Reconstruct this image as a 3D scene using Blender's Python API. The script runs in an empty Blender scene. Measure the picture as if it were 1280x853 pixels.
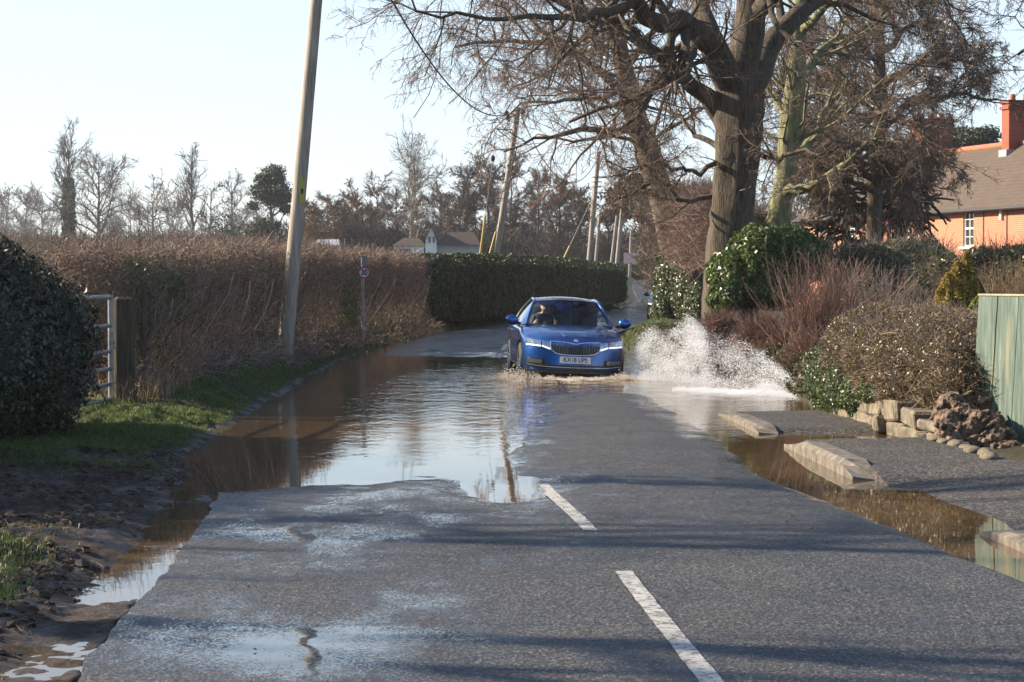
import bpy, math, random
import numpy as np
from mathutils import Vector, Matrix

DENOISE = True
# ------------------------------------------------------------------ camera, sky, sun, exposure
F = 2850.0; CX = 640.0; HZ = 348.0; EYE = 1.7
scene = bpy.context.scene
C = scene.collection
cam_d = bpy.data.cameras.new('camera'); cam = bpy.data.objects.new('camera', cam_d); C.objects.link(cam)
cam_d.sensor_width = 36.0; cam_d.lens = 36.0 * F / 1280.0
cam.location = (0, 0, EYE)
cam.rotation_euler = (math.radians(90) - math.atan((426.5 - HZ) / F), 0, 0)
cam_d.clip_end = 3000; cam_d.clip_start = 0.2
cam_d.dof.use_dof = True; cam_d.dof.focus_distance = 24.0; cam_d.dof.aperture_fstop = 14.0
scene.camera = cam

SUN_AZ = math.atan2(-1.0, 0.26)      # clockwise from +Y
SUN_EL = math.radians(26)
w = bpy.data.worlds.new('World'); scene.world = w; w.use_nodes = True
nt = w.node_tree; bg = nt.nodes['Background']
sky = nt.nodes.new('ShaderNodeTexSky'); sky.sky_type = 'NISHITA'; sky.sun_disc = False
sky.sun_elevation = SUN_EL; sky.sun_rotation = SUN_AZ
sky.air_density = 1.0; sky.dust_density = 0.5; sky.ozone_density = 2.5; sky.altitude = 50
tcw = nt.nodes.new('ShaderNodeTexCoord'); mpw = nt.nodes.new('ShaderNodeMapping'); mpw.inputs['Scale'].default_value = (1.6, 1.6, 5.0)
nzw = nt.nodes.new('ShaderNodeTexNoise'); nzw.inputs['Scale'].default_value = 1.5; nzw.inputs['Detail'].default_value = 6
mrw = nt.nodes.new('ShaderNodeMapRange'); mrw.inputs[1].default_value = .35; mrw.inputs[2].default_value = .8; mrw.inputs[3].default_value = .55; mrw.inputs[4].default_value = .95
mxw = nt.nodes.new('ShaderNodeMix'); mxw.data_type = 'RGBA'; mxw.inputs[7].default_value = (4.0, 4.6, 5.4, 1)   # thin high cloud over the blue
nt.links.new(tcw.outputs['Generated'], mpw.inputs[0]); nt.links.new(mpw.outputs[0], nzw.inputs[0]); nt.links.new(nzw.outputs['Fac'], mrw.inputs[0])
sxw = nt.nodes.new('ShaderNodeSeparateXYZ'); nt.links.new(tcw.outputs['Generated'], sxw.inputs[0])
elw = nt.nodes.new('ShaderNodeMapRange'); elw.inputs[1].default_value = .16; elw.inputs[2].default_value = .34; elw.inputs[3].default_value = 1.0; elw.inputs[4].default_value = .04
nt.links.new(sxw.outputs[2], elw.inputs[0]); mlw = nt.nodes.new('ShaderNodeMath'); mlw.operation = 'MULTIPLY'
nt.links.new(mrw.outputs[0], mlw.inputs[0]); nt.links.new(elw.outputs[0], mlw.inputs[1]); nt.links.new(mlw.outputs[0], mxw.inputs[0]); nt.links.new(sky.outputs[0], mxw.inputs[6])
nt.links.new(mxw.outputs[2], bg.inputs[0]); bg.inputs[1].default_value = 0.092
sd = bpy.data.lights.new('sun', 'SUN'); so = bpy.data.objects.new('sun', sd); C.objects.link(so)
sd.energy = 5.0; sd.angle = math.radians(0.6); sd.color = (1.0, 0.85, 0.65)
sdir = Vector((math.sin(SUN_AZ) * math.cos(SUN_EL), math.cos(SUN_AZ) * math.cos(SUN_EL), math.sin(SUN_EL)))
so.rotation_euler = sdir.to_track_quat('Z', 'Y').to_euler(); so.location = (-20, 10, 30)
scene.view_settings.view_transform = 'Standard'; scene.view_settings.look = 'None'
scene.view_settings.exposure = 1.3; scene.view_settings.gamma = 1.0
scene.view_settings.use_curve_mapping = False
scene.render.engine = 'CYCLES'
scene.cycles.use_denoising = DENOISE
scene.cycles.max_bounces = 6; scene.cycles.transparent_max_bounces = 12; scene.cycles.volume_bounces = 0
scene.cycles.caustics_reflective = False; scene.cycles.caustics_refractive = False

# ------------------------------------------------------------------ helpers
def at(px, py, Y): return np.array([(px - CX) * Y / F, Y, EYE + (HZ - py) * Y / F])
def gx(px, Y): return (px - CX) * Y / F
def nrm(a): return a / np.maximum(np.linalg.norm(a, axis=-1, keepdims=True), 1e-9)
def sstep(a, b, x):
    t = np.clip((x - a) / (b - a), 0, 1); return t * t * (3 - 2 * t)
def vnoise(x, y, seed=0):
    x = np.asarray(x, float); y = np.asarray(y, float)
    xi = np.floor(x).astype(np.int64); yi = np.floor(y).astype(np.int64)
    fx = x - xi; fy = y - yi; fx = fx * fx * (3 - 2 * fx); fy = fy * fy * (3 - 2 * fy)
    def h(a, b):
        n = (a * 374761393 + b * 668265263 + seed * 1442695041) & 0xffffffff
        n = ((n ^ (n >> 13)) * 1274126177) & 0xffffffff
        n = n ^ (n >> 16); return (n & 0xffff) / 32767.5 - 1.0
    return (h(xi, yi) * (1 - fx) + h(xi + 1, yi) * fx) * (1 - fy) + (h(xi, yi + 1) * (1 - fx) + h(xi + 1, yi + 1) * fx) * fy
def fbm(x, y, seed=0, o=4):
    s = 0; a = 1
    for k in range(o):
        s = s + a * vnoise(x * 2**k, y * 2**k, seed + k * 7); a *= 0.5
    return s / 1.9
def noise3(p, sc, seed=0):
    return (vnoise(p[:, 0] * sc + 11, p[:, 1] * sc, seed) + vnoise(p[:, 1] * sc + 5, p[:, 2] * sc, seed + 3) + vnoise(p[:, 2] * sc, p[:, 0] * sc + 7, seed + 5)) / 1.7

class MB:
    def __init__(s): s.V = []; s.F = []; s.n = 0; s.M = []
    def add(s, v, f, m=0):
        v = np.asarray(v, float).reshape(-1, 3); f = np.asarray(f, np.int64)
        if len(f) == 0: return
        s.V.append(v); s.F.append(f + s.n); s.M.append(np.full(len(f), m)); s.n += len(v)
    def box(s, c, d, rz=0, m=0, taper=1.0, bevel=0):
        c = np.array(c, float); d = np.array(d, float) / 2
        if bevel > 0:
            b = bevel
            pts = []
            for z, k in ((-d[2], b), (-d[2] + b, 0), (d[2] - b, 0), (d[2], b)):
                x, y = d[0] - k, d[1] - k; q = min(b, x * .5, y * .5)
                pts += [(-x + q, -y, z), (x - q, -y, z), (x, -y + q, z), (x, y - q, z), (x - q, y, z), (-x + q, y, z), (-x, y - q, z), (-x, -y + q, z)]
            v = np.array(pts); qf = []
            for r in range(3):
                for i in range(8): qf.append((r * 8 + i, r * 8 + (i + 1) % 8, r * 8 + 8 + (i + 1) % 8, r * 8 + 8 + i))
            for r0, fl in ((0, True), (24, False)):
                for a in ((0, 1, 2, 3), (0, 3, 4, 7), (4, 5, 6, 7)):
                    q4 = [r0 + i for i in a]; qf.append(tuple(q4[::-1] if fl else q4))
        else:
            v = np.array([(x, y, z) for z in (-1, 1) for y in (-1, 1) for x in (-1, 1)], float) * d
            v[4:, :2] *= taper
            qf = [(0, 2, 3, 1), (4, 5, 7, 6), (0, 1, 5, 4), (2, 6, 7, 3), (0, 4, 6, 2), (1, 3, 7, 5)]
        ca, sa = math.cos(rz), math.sin(rz)
        v = v @ np.array([[ca, sa, 0], [-sa, ca, 0], [0, 0, 1]])
        s.add(v + c, qf, m)
    def tubes(s, P, R, k=6, m=0, cap=False):
        P = np.asarray(P, float)
        if P.ndim == 2: P = P[None]; R = np.asarray(R, float)[None]
        N, S, _ = P.shape; R = np.broadcast_to(R, (N, S))
        T = np.empty_like(P); T[:, 1:-1] = P[:, 2:] - P[:, :-2]; T[:, 0] = P[:, 1] - P[:, 0]; T[:, -1] = P[:, -1] - P[:, -2]; T = nrm(T)
        T0 = nrm(P[:, -1] - P[:, 0])
        ref = np.where(np.abs(T0[:, 2:3]) < .8, np.array([[0, 0, 1.]]), np.array([[1., 0, 0]]))
        U = ref[:, None, :] - (ref[:, None, :] * T).sum(-1, keepdims=True) * T; U = nrm(U); W = np.cross(T, U)
        a = np.arange(k) * 2 * math.pi / k
        V = P[:, :, None, :] + R[:, :, None, None] * (np.cos(a)[None, None, :, None] * U[:, :, None, :] + np.sin(a)[None, None, :, None] * W[:, :, None, :])
        base = (np.arange(N) * S * k)[:, None, None]; r = (np.arange(S - 1) * k)[None, :, None]; i = np.arange(k)[None, None, :]; j = (i + 1) % k
        f = np.stack([base + r + i, base + r + j, base + r + k + j, base + r + k + i], -1).reshape(-1, 4)
        s.add(V.reshape(-1, 3), f, m)
        if cap:
            for nn in range(N):
                for e, o in ((0, True), (S - 1, False)):
                    ring = V[nn, e]; c = ring.mean(0)
                    vv = np.vstack([ring, c]); ff = [(q, (q + 1) % k, k, k) for q in range(k)]
                    ff = [(a_, b_, c_) if not o else (b_, a_, c_) for a_, b_, c_, _ in ff]
                    s.add(vv, ff, m)
    def grid(s, G, m=0, flip=False):
        a, b = G.shape[:2]; idx = np.arange(a * b).reshape(a, b)
        f = np.stack([idx[:-1, :-1], idx[1:, :-1], idx[1:, 1:], idx[:-1, 1:]], -1).reshape(-1, 4)
        if flip: f = f[:, ::-1]
        s.add(G.reshape(-1, 3), f, m)
    def ball(s, c, r, seg=16, rings=10, m=0, disp=0, dsc=1.0, seed=0):
        th = np.linspace(0.001, math.pi - .001, rings)[:, None]; ph = np.linspace(0, 2 * math.pi, seg + 1)[None, :]
        d = np.stack([np.sin(th) * np.cos(ph), np.sin(th) * np.sin(ph), np.cos(th) * np.ones_like(ph)], -1)
        d[:, -1] = d[:, 0]
        p = d * np.array(r) + np.array(c)
        if disp:
            n = noise3(p.reshape(-1, 3), dsc, seed).reshape(rings, seg + 1, 1); p = p + d * n * disp
        s.grid(p, m)
    def leaves(s, Pc, Nr, size, rng, m=0, asp=.55, fold=.15, spread=.8):
        N = len(Pc); n = nrm(Nr + spread * rng.normal(size=(N, 3)))
        u = nrm(np.cross(n, rng.normal(size=(N, 3)))); v = np.cross(n, u)
        sz = (size * rng.uniform(.55, 1.3, N))[:, None]
        V = np.stack([Pc - u * sz * .5, Pc + v * sz * asp * .5 + n * sz * fold, Pc + u * sz * .5, Pc - v * sz * asp * .5 + n * sz * fold], 1)
        s.add(V.reshape(-1, 3), np.arange(4 * N).reshape(N, 4), m)
    def build(s, name, mats, parent=None, smooth=True, weld=False):
        me = bpy.data.meshes.new(name)
        V = np.vstack(s.V); me.vertices.add(len(V)); me.vertices.foreach_set('co', V.astype(np.float32).ravel())
        tot = np.concatenate([np.full(len(f), f.shape[1]) for f in s.F]); loops = np.concatenate([f.ravel() for f in s.F])
        me.loops.add(len(loops)); me.loops.foreach_set('vertex_index', loops.astype(np.int32))
        me.polygons.add(len(tot)); st = np.concatenate([[0], np.cumsum(tot)[:-1]])
        me.polygons.foreach_set('loop_start', st.astype(np.int32))
        if not isinstance(mats, (list, tuple)): mats = [mats]
        for x in mats: me.materials.append(x)
        me.polygons.foreach_set('material_index', np.concatenate(s.M).astype(np.int32))
        me.polygons.foreach_set('use_smooth', np.full(len(tot), bool(smooth)))
        me.update(calc_edges=True)
        o = bpy.data.objects.new(name, me); C.objects.link(o)
        if parent is not None: o.parent = parent
        return o

def tag(o, label=None, cat=None, group=None, kind=None):
    if label: o['label'] = label
    if cat: o['category'] = cat
    if group: o['group'] = group
    if kind: o['kind'] = kind
    return o
def empty(name, loc=(0, 0, 0), label=None, cat=None, group=None, rz=0):
    o = bpy.data.objects.new(name, None); C.objects.link(o); o.location = loc; o.rotation_euler = (0, 0, rz)
    o.empty_display_size = .2
    return tag(o, label, cat, group)
def kids(o): return [c for c in scene.objects if c.parent is o]
def copy_tree(o, parent=None):
    c = o.copy(); C.objects.link(c); c.parent = parent
    for ch in kids(o): copy_tree(ch, c)
    return c

# ------------------------------------------------------------------ materials
def mat(name, col=(.5, .5, .5), rough=.6, metal=0, coat=0, spec=None, trans=0, emis=None, es=0, ior=None):
    m = bpy.data.materials.new(name); m.use_nodes = True; b = m.node_tree.nodes['Principled BSDF']
    b.inputs['Base Color'].default_value = (*col, 1); b.inputs['Roughness'].default_value = rough
    b.inputs['Metallic'].default_value = metal; b.inputs['Coat Weight'].default_value = coat
    if coat: b.inputs['Coat Roughness'].default_value = .04
    if spec is not None: b.inputs['Specular IOR Level'].default_value = spec
    if trans: b.inputs['Transmission Weight'].default_value = trans
    if ior: b.inputs['IOR'].default_value = ior
    if emis: b.inputs['Emission Color'].default_value = (*emis, 1); b.inputs['Emission Strength'].default_value = es
    return m
def nd(m, t, **kw):
    n = m.node_tree.nodes.new(t)
    for k, v in kw.items():
        if k in n.inputs: n.inputs[k].default_value = v
        else: setattr(n, k, v)
    return n
def lk(m, a, b): m.node_tree.links.new(a, b)
def ramp(m, fac, stops):
    r = m.node_tree.nodes.new('ShaderNodeValToRGB'); el = r.color_ramp.elements
    while len(el) < len(stops): el.new(.5)
    for e, (p, c) in zip(el, stops): e.position = p; e.color = (*c, 1) if len(c) == 3 else c
    lk(m, fac, r.inputs[0]); return r.outputs[0]
def mix(m, fac, a, b, bt='MIX'):
    n = m.node_tree.nodes.new('ShaderNodeMix'); n.data_type = 'RGBA'; n.blend_type = bt
    for s, v in ((n.inputs[0], fac), (n.inputs[6], a), (n.inputs[7], b)):
        if hasattr(v, 'links'): lk(m, v, s)
        else: s.default_value = v if not isinstance(v, tuple) else (*v, 1)
    return n.outputs[2]
def math_(m, op, a, b=None, clamp=False):
    n = m.node_tree.nodes.new('ShaderNodeMath'); n.operation = op; n.use_clamp = clamp
    for s, v in ((n.inputs[0], a), (n.inputs[1], b)):
        if v is None: continue
        if hasattr(v, 'links'): lk(m, v, s)
        else: s.default_value = v
    return n.outputs[0]
def coords(m, scale=(1, 1, 1)):
    t = nd(m, 'ShaderNodeTexCoord'); mp = nd(m, 'ShaderNodeMapping'); mp.inputs['Scale'].default_value = scale
    lk(m, t.outputs['Object'], mp.inputs[0]); return mp.outputs[0]
def nz(m, sc, det=4, vec=None, rough=.55):
    n = nd(m, 'ShaderNodeTexNoise'); n.inputs['Scale'].default_value = sc; n.inputs['Detail'].default_value = det; n.inputs['Roughness'].default_value = rough
    if vec is not None: lk(m, vec, n.inputs[0])
    return n.outputs['Fac']
def bump(m, h, strength=.5, dist=.01, prev=None):
    b = m.node_tree.nodes['Principled BSDF']; n = nd(m, 'ShaderNodeBump'); n.inputs['Strength'].default_value = strength; n.inputs['Distance'].default_value = dist
    lk(m, h, n.inputs['Height'])
    if prev: lk(m, prev, n.inputs['Normal'])
    lk(m, n.outputs[0], b.inputs['Normal']); return n.outputs[0]
def BS(m): return m.node_tree.nodes['Principled BSDF']
def nmat(name, stops, scale=5, rough=.8, det=5, bstr=.4, bdist=.01, scl=(1, 1, 1), bscale=None, metal=0, spec=None):
    m = mat(name, rough=rough, metal=metal, spec=spec); v = coords(m, scl); f = nz(m, scale, det, v)
    lk(m, ramp(m, f, stops), BS(m).inputs['Base Color'])
    if bstr: bump(m, nz(m, bscale or scale * 3, 5, v), bstr, bdist)
    return m
def leafmat(name, cols, rough=.5, transl=0.0, spec=.5):
    """colour varies from leaf to leaf (mesh island)"""
    m = mat(name, rough=rough, spec=spec); g = nd(m, 'ShaderNodeNewGeometry')
    n = len(cols); st = [((i + .5) / n, c) for i, c in enumerate(cols)]
    c = ramp(m, g.outputs['Random Per Island'], st)
    v = coords(m); c2 = mix(m, math_(m, 'MULTIPLY', nz(m, 1.3, 2, v), .35), c, tuple(x * .45 for x in cols[0]))
    lk(m, c2, BS(m).inputs['Base Color'])
    if transl:
        tr = nd(m, 'ShaderNodeBsdfTranslucent'); lk(m, c2, tr.inputs[0]); mx = nd(m, 'ShaderNodeMixShader'); mx.inputs[0].default_value = transl
        lk(m, BS(m).outputs[0], mx.inputs[1]); lk(m, tr.outputs[0], mx.inputs[2]); lk(m, mx.outputs[0], m.node_tree.nodes['Material Output'].inputs[0])
    return m

M = {}
M['bark'] = nmat('oak_bark', [(.3, (.03, .023, .017)), (.55, (.10, .078, .055)), (.75, (.17, .135, .10))], 3, .95, 6, 1.0, .05, (6, 6, 1.0), 7)
M['bark_green'] = nmat('lichened_bark', [(.35, (.10, .09, .05)), (.55, (.20, .20, .10)), (.75, (.30, .28, .16))], 2, .95, 6, .9, .04, (4, 4, 1.2), 6)
M['bark_brown'] = nmat('brown_bark', [(.3, (.07, .05, .035)), (.6, (.16, .115, .08)), (.8, (.24, .17, .12))], 2, .95, 5, .8, .04, (4, 4, 1.0), 6)
M['bark_birch'] = nmat('pale_bark', [(.3, (.18, .14, .11)), (.6, (.42, .35, .28))], 1.5, .9, 4, .5, .02)
M['bark_far'] = nmat('far_bark', [(.3, (.07, .055, .045)), (.7, (.16, .13, .10))], 1.0, .95, 4, .3, .02)
M['twig'] = leafmat('twig_brown', [(.10, .065, .042), (.17, .115, .078), (.13, .09, .065), (.22, .155, .11)], .8)
M['twig_pink'] = leafmat('twig_pinkish', [(.16, .10, .075), (.24, .155, .12), (.19, .125, .10), (.28, .19, .14)], .8)
M['twig_dark'] = leafmat('twig_dark', [(.045, .033, .024), (.085, .06, .042), (.12, .085, .06)], .85)
M['twig_rust'] = leafmat('twig_rust', [(.17, .09, .04), (.22, .13, .065), (.14, .08, .045), (.20, .14, .06)], .85)
M['twig_grey'] = leafmat('twig_greyish', [(.12, .10, .085), (.18, .15, .125), (.22, .18, .14)], .85)
M['twig_red'] = leafmat('twig_reddish', [(.14, .065, .045), (.21, .105, .07), (.27, .16, .11)], .6)
M['hedge_twig'] = leafmat('hedge_twig', [(.14, .085, .065), (.36, .25, .19), (.20, .13, .10), (.52, .42, .33), (.11, .07, .05)], .65)  # brightest twig tones raised, putting sunlit specks into the colour
M['dead_leaf'] = leafmat('dead_leaf', [(.27, .17, .115), (.38, .26, .18), (.20, .12, .08), (.16, .14, .06)], .55, .5)
M['straw'] = leafmat('dry_grass', [(.30, .21, .11), (.40, .30, .17), (.24, .15, .08)], .7, .25)
M['ivy'] = leafmat('ivy_leaf', [(.018, .030, .010), (.034, .050, .015), (.024, .034, .012), (.07, .065, .03)], .5)
M['ivy_light'] = leafmat('ivy_light', [(.05, .085, .02), (.09, .13, .035), (.12, .13, .04), (.07, .10, .03)], .4, .2)
M['box_leaf'] = leafmat('evergreen_leaf', [(.025, .05, .014), (.05, .085, .022), (.10, .125, .04)], .45)
M['holly'] = leafmat('holly_leaf', [(.03, .055, .018), (.06, .095, .03), (.15, .17, .07), (.04, .07, .03), (.24, .25, .13)], .36, 0, .5)
M['laurel'] = leafmat('laurel_leaf', [(.045, .085, .015), (.09, .14, .03), (.15, .20, .045), (.055, .09, .02)], .36, .2, .5)
M['flower'] = leafmat('pale_flower', [(.30, .24, .17), (.36, .31, .22), (.22, .15, .11)], .7, .2)
M['brown_leaf'] = leafmat('brown_hedge_leaf', [(.09, .06, .024), (.17, .115, .045), (.10, .10, .028), (.25, .18, .085), (.13, .07, .035), (.14, .15, .045)], .42, .15, .45)
M['gold'] = leafmat('golden_conifer', [(.36, .24, .035), (.48, .33, .055), (.20, .15, .03), (.26, .20, .035)], .6, .2)
M['gold_green'] = leafmat('yellow_green_conifer', [(.22, .24, .03), (.32, .33, .05), (.14, .18, .03)], .6, .2)
M['pine'] = leafmat('pine_needles', [(.02, .04, .018), (.04, .065, .028), (.055, .085, .04)], .6)
M['pine_brown'] = leafmat('pine_needles_brown', [(.05, .055, .025), (.09, .085, .04), (.07, .06, .03)], .6)
M['araucaria'] = leafmat('araucaria_leaf', [(.02, .026, .014), (.035, .04, .02), (.06, .04, .025)], .6)
M['grass'] = leafmat('grass_blade', [(.06, .11, .018), (.10, .17, .028), (.15, .21, .04), (.055, .09, .018), (.25, .22, .10)], .5, .35)
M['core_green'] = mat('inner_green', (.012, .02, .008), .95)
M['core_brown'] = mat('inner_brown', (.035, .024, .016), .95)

def gal(name): 
    return nmat(name, [(.3, (.16, .17, .18)), (.7, (.30, .31, .32))], 8, .45, 4, .15, .002, metal=.5)
M['galv'] = gal('galvanised_steel')
M['pole'] = nmat('weathered_pole', [(.25, (.14, .115, .09)), (.5, (.30, .255, .205)), (.75, (.42, .37, .31))], 6, .85, 6, .5, .01, (5, 5, .25), 12)
M['postwood'] = nmat('dark_post_wood', [(.3, (.03, .022, .015)), (.7, (.10, .075, .05))], 6, .95, 6, .8, .01, (5, 5, .5), 12)
M['yellow'] = mat('yellow_plastic', (.34, .31, .04), .6)
M['black'] = mat('black_rubber', (.015, .015, .016), .7)
M['white_paint'] = nmat('white_render', [(.2, (.70, .69, .66)), (.8, (.80, .79, .77))], 3, .8, 4, .1, .005)

# asphalt with a per-vertex wetness
def asphalt(name, c0, c1, wetattr=True, sc=105):
    m = mat(name, rough=.8, spec=.35); v = coords(m); b = BS(m)
    vo = nd(m, 'ShaderNodeTexVoronoi'); vo.inputs['Scale'].default_value = sc; lk(m, v, vo.inputs[0]); sx = nd(m, 'ShaderNodeSeparateColor'); lk(m, vo.outputs['Color'], sx.inputs[0]); cell = sx.outputs[0]
    ag = math_(m, 'ADD', math_(m, 'MULTIPLY', cell, .6), math_(m, 'MULTIPLY', nz(m, sc * .45, 3, v, .7), .4)); big = nz(m, .9, 4, v)
    col = ramp(m, ag, [(.20, tuple(x * .12 for x in c0)), (.42, tuple(x * .7 for x in c0)), (.68, c1), (.80, tuple(min(1, x * 2.6) for x in c1))])
    col = mix(m, 1.0, col, ramp(m, big, [(.35, (.80, .80, .82)), (.65, (1.12, 1.06, .98))]), 'MULTIPLY')
    bn = None
    if wetattr:
        a = nd(m, 'ShaderNodeAttribute'); a.attribute_name = 'wet'
        mp = nd(m, 'ShaderNodeMapping'); mp.inputs['Scale'].default_value = (1.0, .45, 1); lk(m, v, mp.inputs[0])
        n1 = nz(m, 1.3, 9, mp.outputs[0], .72)
        x = math_(m, 'ADD', a.outputs['Fac'], math_(m, 'MULTIPLY', math_(m, 'SUBTRACT', n1, .5), 3.2))
        x = math_(m, 'ADD', x, math_(m, 'MULTIPLY', math_(m, 'SUBTRACT', ag, .5), -1.6))
        film = nd(m, 'ShaderNodeMapRange'); film.inputs[1].default_value = .78; film.inputs[2].default_value = .98; lk(m, x, film.inputs[0])
        damp = nd(m, 'ShaderNodeMapRange'); damp.inputs[1].default_value = -.1; damp.inputs[2].default_value = .8; lk(m, x, damp.inputs[0])
        col = mix(m, math_(m, 'MULTIPLY', damp.outputs[0], .85), col, mix(m, 1.0, col, (.42, .42, .44), 'MULTIPLY'))
        r = nd(m, 'ShaderNodeMapRange'); r.inputs[3].default_value = .85; r.inputs[4].default_value = .42; lk(m, damp.outputs[0], r.inputs[0])
        r2 = nd(m, 'ShaderNodeMix'); r2.data_type = 'FLOAT'; lk(m, film.outputs[0], r2.inputs[0]); lk(m, r.outputs[0], r2.inputs[2]); r2.inputs[3].default_value = .04
        lk(m, r2.outputs[0], b.inputs['Roughness'])
        n = nd(m, 'ShaderNodeBump'); n.inputs['Distance'].default_value = .012
        lk(m, math_(m, 'SUBTRACT', 1.0, film.outputs[0]), n.inputs['Strength']); lk(m, ag, n.inputs['Height']); lk(m, n.outputs[0], b.inputs['Normal'])
    else:
        bump(m, ag, .8, .006)
    lk(m, col, b.inputs['Base Color'])
    return m
M['road'] = asphalt('wet_asphalt', (.045, .048, .053), (.080, .082, .086))
M['pave'] = asphalt('footway_asphalt', (.045, .042, .040), (.085, .078, .072), False, 70)

def ground_mat():
    m = mat('verge_soil', rough=.9, spec=.3); v = coords(m); b = BS(m)
    a = nd(m, 'ShaderNodeAttribute'); a.attribute_name = 'grassy'
    mud = ramp(m, nz(m, 16, 7, v, .75), [(.3, (.018, .012, .008)), (.5, (.045, .029, .019)), (.7, (.10, .068, .045)), (.85, (.18, .13, .09))])
    gr = ramp(m, nz(m, 24, 7, v, .75), [(.35, (.010, .012, .005)), (.5, (.035, .042, .014)), (.65, (.09, .09, .035))])
    f = math_(m, 'ADD', a.outputs['Fac'], math_(m, 'MULTIPLY', math_(m, 'SUBTRACT', nz(m, 3, 5, v), .5), 1.2), True)
    lk(m, mix(m, f, mud, gr), b.inputs['Base Color'])
    w_ = nz(m, 2.2, 4, v)
    r = nd(m, 'ShaderNodeMapRange'); r.inputs[1].default_value = .42; r.inputs[2].default_value = .6; r.inputs[3].default_value = .5; r.inputs[4].default_value = .98
    lk(m, w_, r.inputs[0]); lk(m, math_(m, 'MAXIMUM', r.outputs[0], f), b.inputs['Roughness'])
    bump(m, nz(m, 22, 6, v, .7), 1.0, .03)
    return m
M['ground'] = ground_mat()
def water_mat():
    m = mat('flood_water', (.085, .052, .026), .015, spec=.5, ior=1.333); v = coords(m, (1.0, .55, 1)); b = BS(m)
    lk(m, ramp(m, nz(m, .5, 3, v), [(.3, (.06, .037, .018)), (.7, (.115, .075, .04))]), b.inputs['Base Color'])
    a = nd(m, 'ShaderNodeAttribute'); a.attribute_name = 'rip'
    n1 = nz(m, 9, 3, v); n2 = nz(m, 2.2, 3, v); h = math_(m, 'ADD', math_(m, 'MULTIPLY', n1, .35), n2)
    n = nd(m, 'ShaderNodeBump'); n.inputs['Distance'].default_value = .02; lk(m, a.outputs['Fac'], n.inputs['Strength']); lk(m, h, n.inputs['Height']); lk(m, n.outputs[0], b.inputs['Normal'])
    return m
M['water'] = water_mat()

def haze():
    m = bpy.data.materials.new('haze_air'); m.use_nodes = True; t = m.node_tree; t.nodes.remove(t.nodes['Principled BSDF']); v = t.nodes.new('ShaderNodeVolumePrincipled')
    v.inputs['Color'].default_value = (.93, .95, 1, 1); v.inputs['Density'].default_value = HAZE; v.inputs['Anisotropy'].default_value = .35; t.links.new(v.outputs[0], t.nodes['Material Output'].inputs['Volume'])
    q = MB(); q.box((0, 410, 16), (1440, 980, 38)); o = q.build('haze', m, smooth=False); tag(o, kind='stuff'); o['label'] = 'thin pale winter haze over the fields'; o['category'] = 'haze'
HAZE = .00022
haze()
# ------------------------------------------------------------------ road path
PATH = np.array([(1.5, -4), (1.2, 2), (.79, 9.6), (.52, 15), (.25, 18.9), (-.02, 26), (-.18, 34), (-.3, 44), (-.22, 52), (.12, 63), (1.2, 75), (2.9, 86), (5.4, 98), (8.0, 112), (9.7, 130), (10.6, 150), (11.8, 170), (14.5, 184), (21, 195), (34, 203), (62, 210), (120, 220)], float)
HW = 2.6
def catmull(P, n):
    P = np.vstack([2 * P[0] - P[1], P, 2 * P[-1] - P[-2]]); out = []
    for i in range(1, len(P) - 2):
        t = np.linspace(0, 1, n, endpoint=False)[:, None]; a, b, c, d = P[i - 1], P[i], P[i + 1], P[i + 2]
        out.append(.5 * (2 * b + (c - a) * t + (2 * a - 5 * b + 4 * c - d) * t**2 + (3 * b - a - 3 * c + d) * t**3))
    return np.vstack(out + [P[-2:-1]])
RP = catmull(PATH, 40)
def cxr(y): return np.interp(y, RP[:, 1], RP[:, 0])
def base_z(y):      # long profile: flood basin about z = 0
    return np.interp(y, [-10, 8, 12, 17, 19.6, 21.0, 24, 33, 37, 40, 46, 51, 58, 95, 120, 150, 172, 190, 230, 900],
                        [.12, .060, .045, .024, .010, -.008, -.030, -.042, -.075, -.10, -.10, .018, .035, .05, .35, .98, 1.52, 1.78, 1.9, 2.2])
def kerb_x(y): return np.interp(y, [8, 14, 19, 23, 28, 34], [3.45, 3.2, 2.9, 2.77, 2.62, 2.5])
def road_z(x, y):
    z = base_z(y)
    crown = .066 * (1 - ((x - 1.15) / 1.25)**2); crown = np.maximum(crown, -.02) * sstep(18, 22, y) * (1 - sstep(33, 39, y))
    z = z + crown + np.where(y > 45, .03 * (1 - ((x - cxr(y)) / HW)**2), 0)
    xg = 1.95 + np.maximum(20 - y, 0) * .12
    z = z - .13 * sstep(xg - .1, 2.95, x) * (1 - sstep(19, 24, y)) * sstep(10.5, 13.5, y)
    z = z - .05 * sstep(-1.2, -2.6, x) * sstep(17, 20, y) * (1 - sstep(46, 50, y))
    z = z - .034 * np.exp(-((x + .05) / .40)**2 - ((y - 18.4) / 1.5)**2) - .016 * np.exp(-((x + 1.3) / .5)**2 - ((y - 19.2) / .9)**2)
    z = z + .013 * fbm(x * 1.1, y * .5, 3, 4) + .0045 * fbm(x * 5, y * 4, 9, 3) * (y < 60)
    return z
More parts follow.
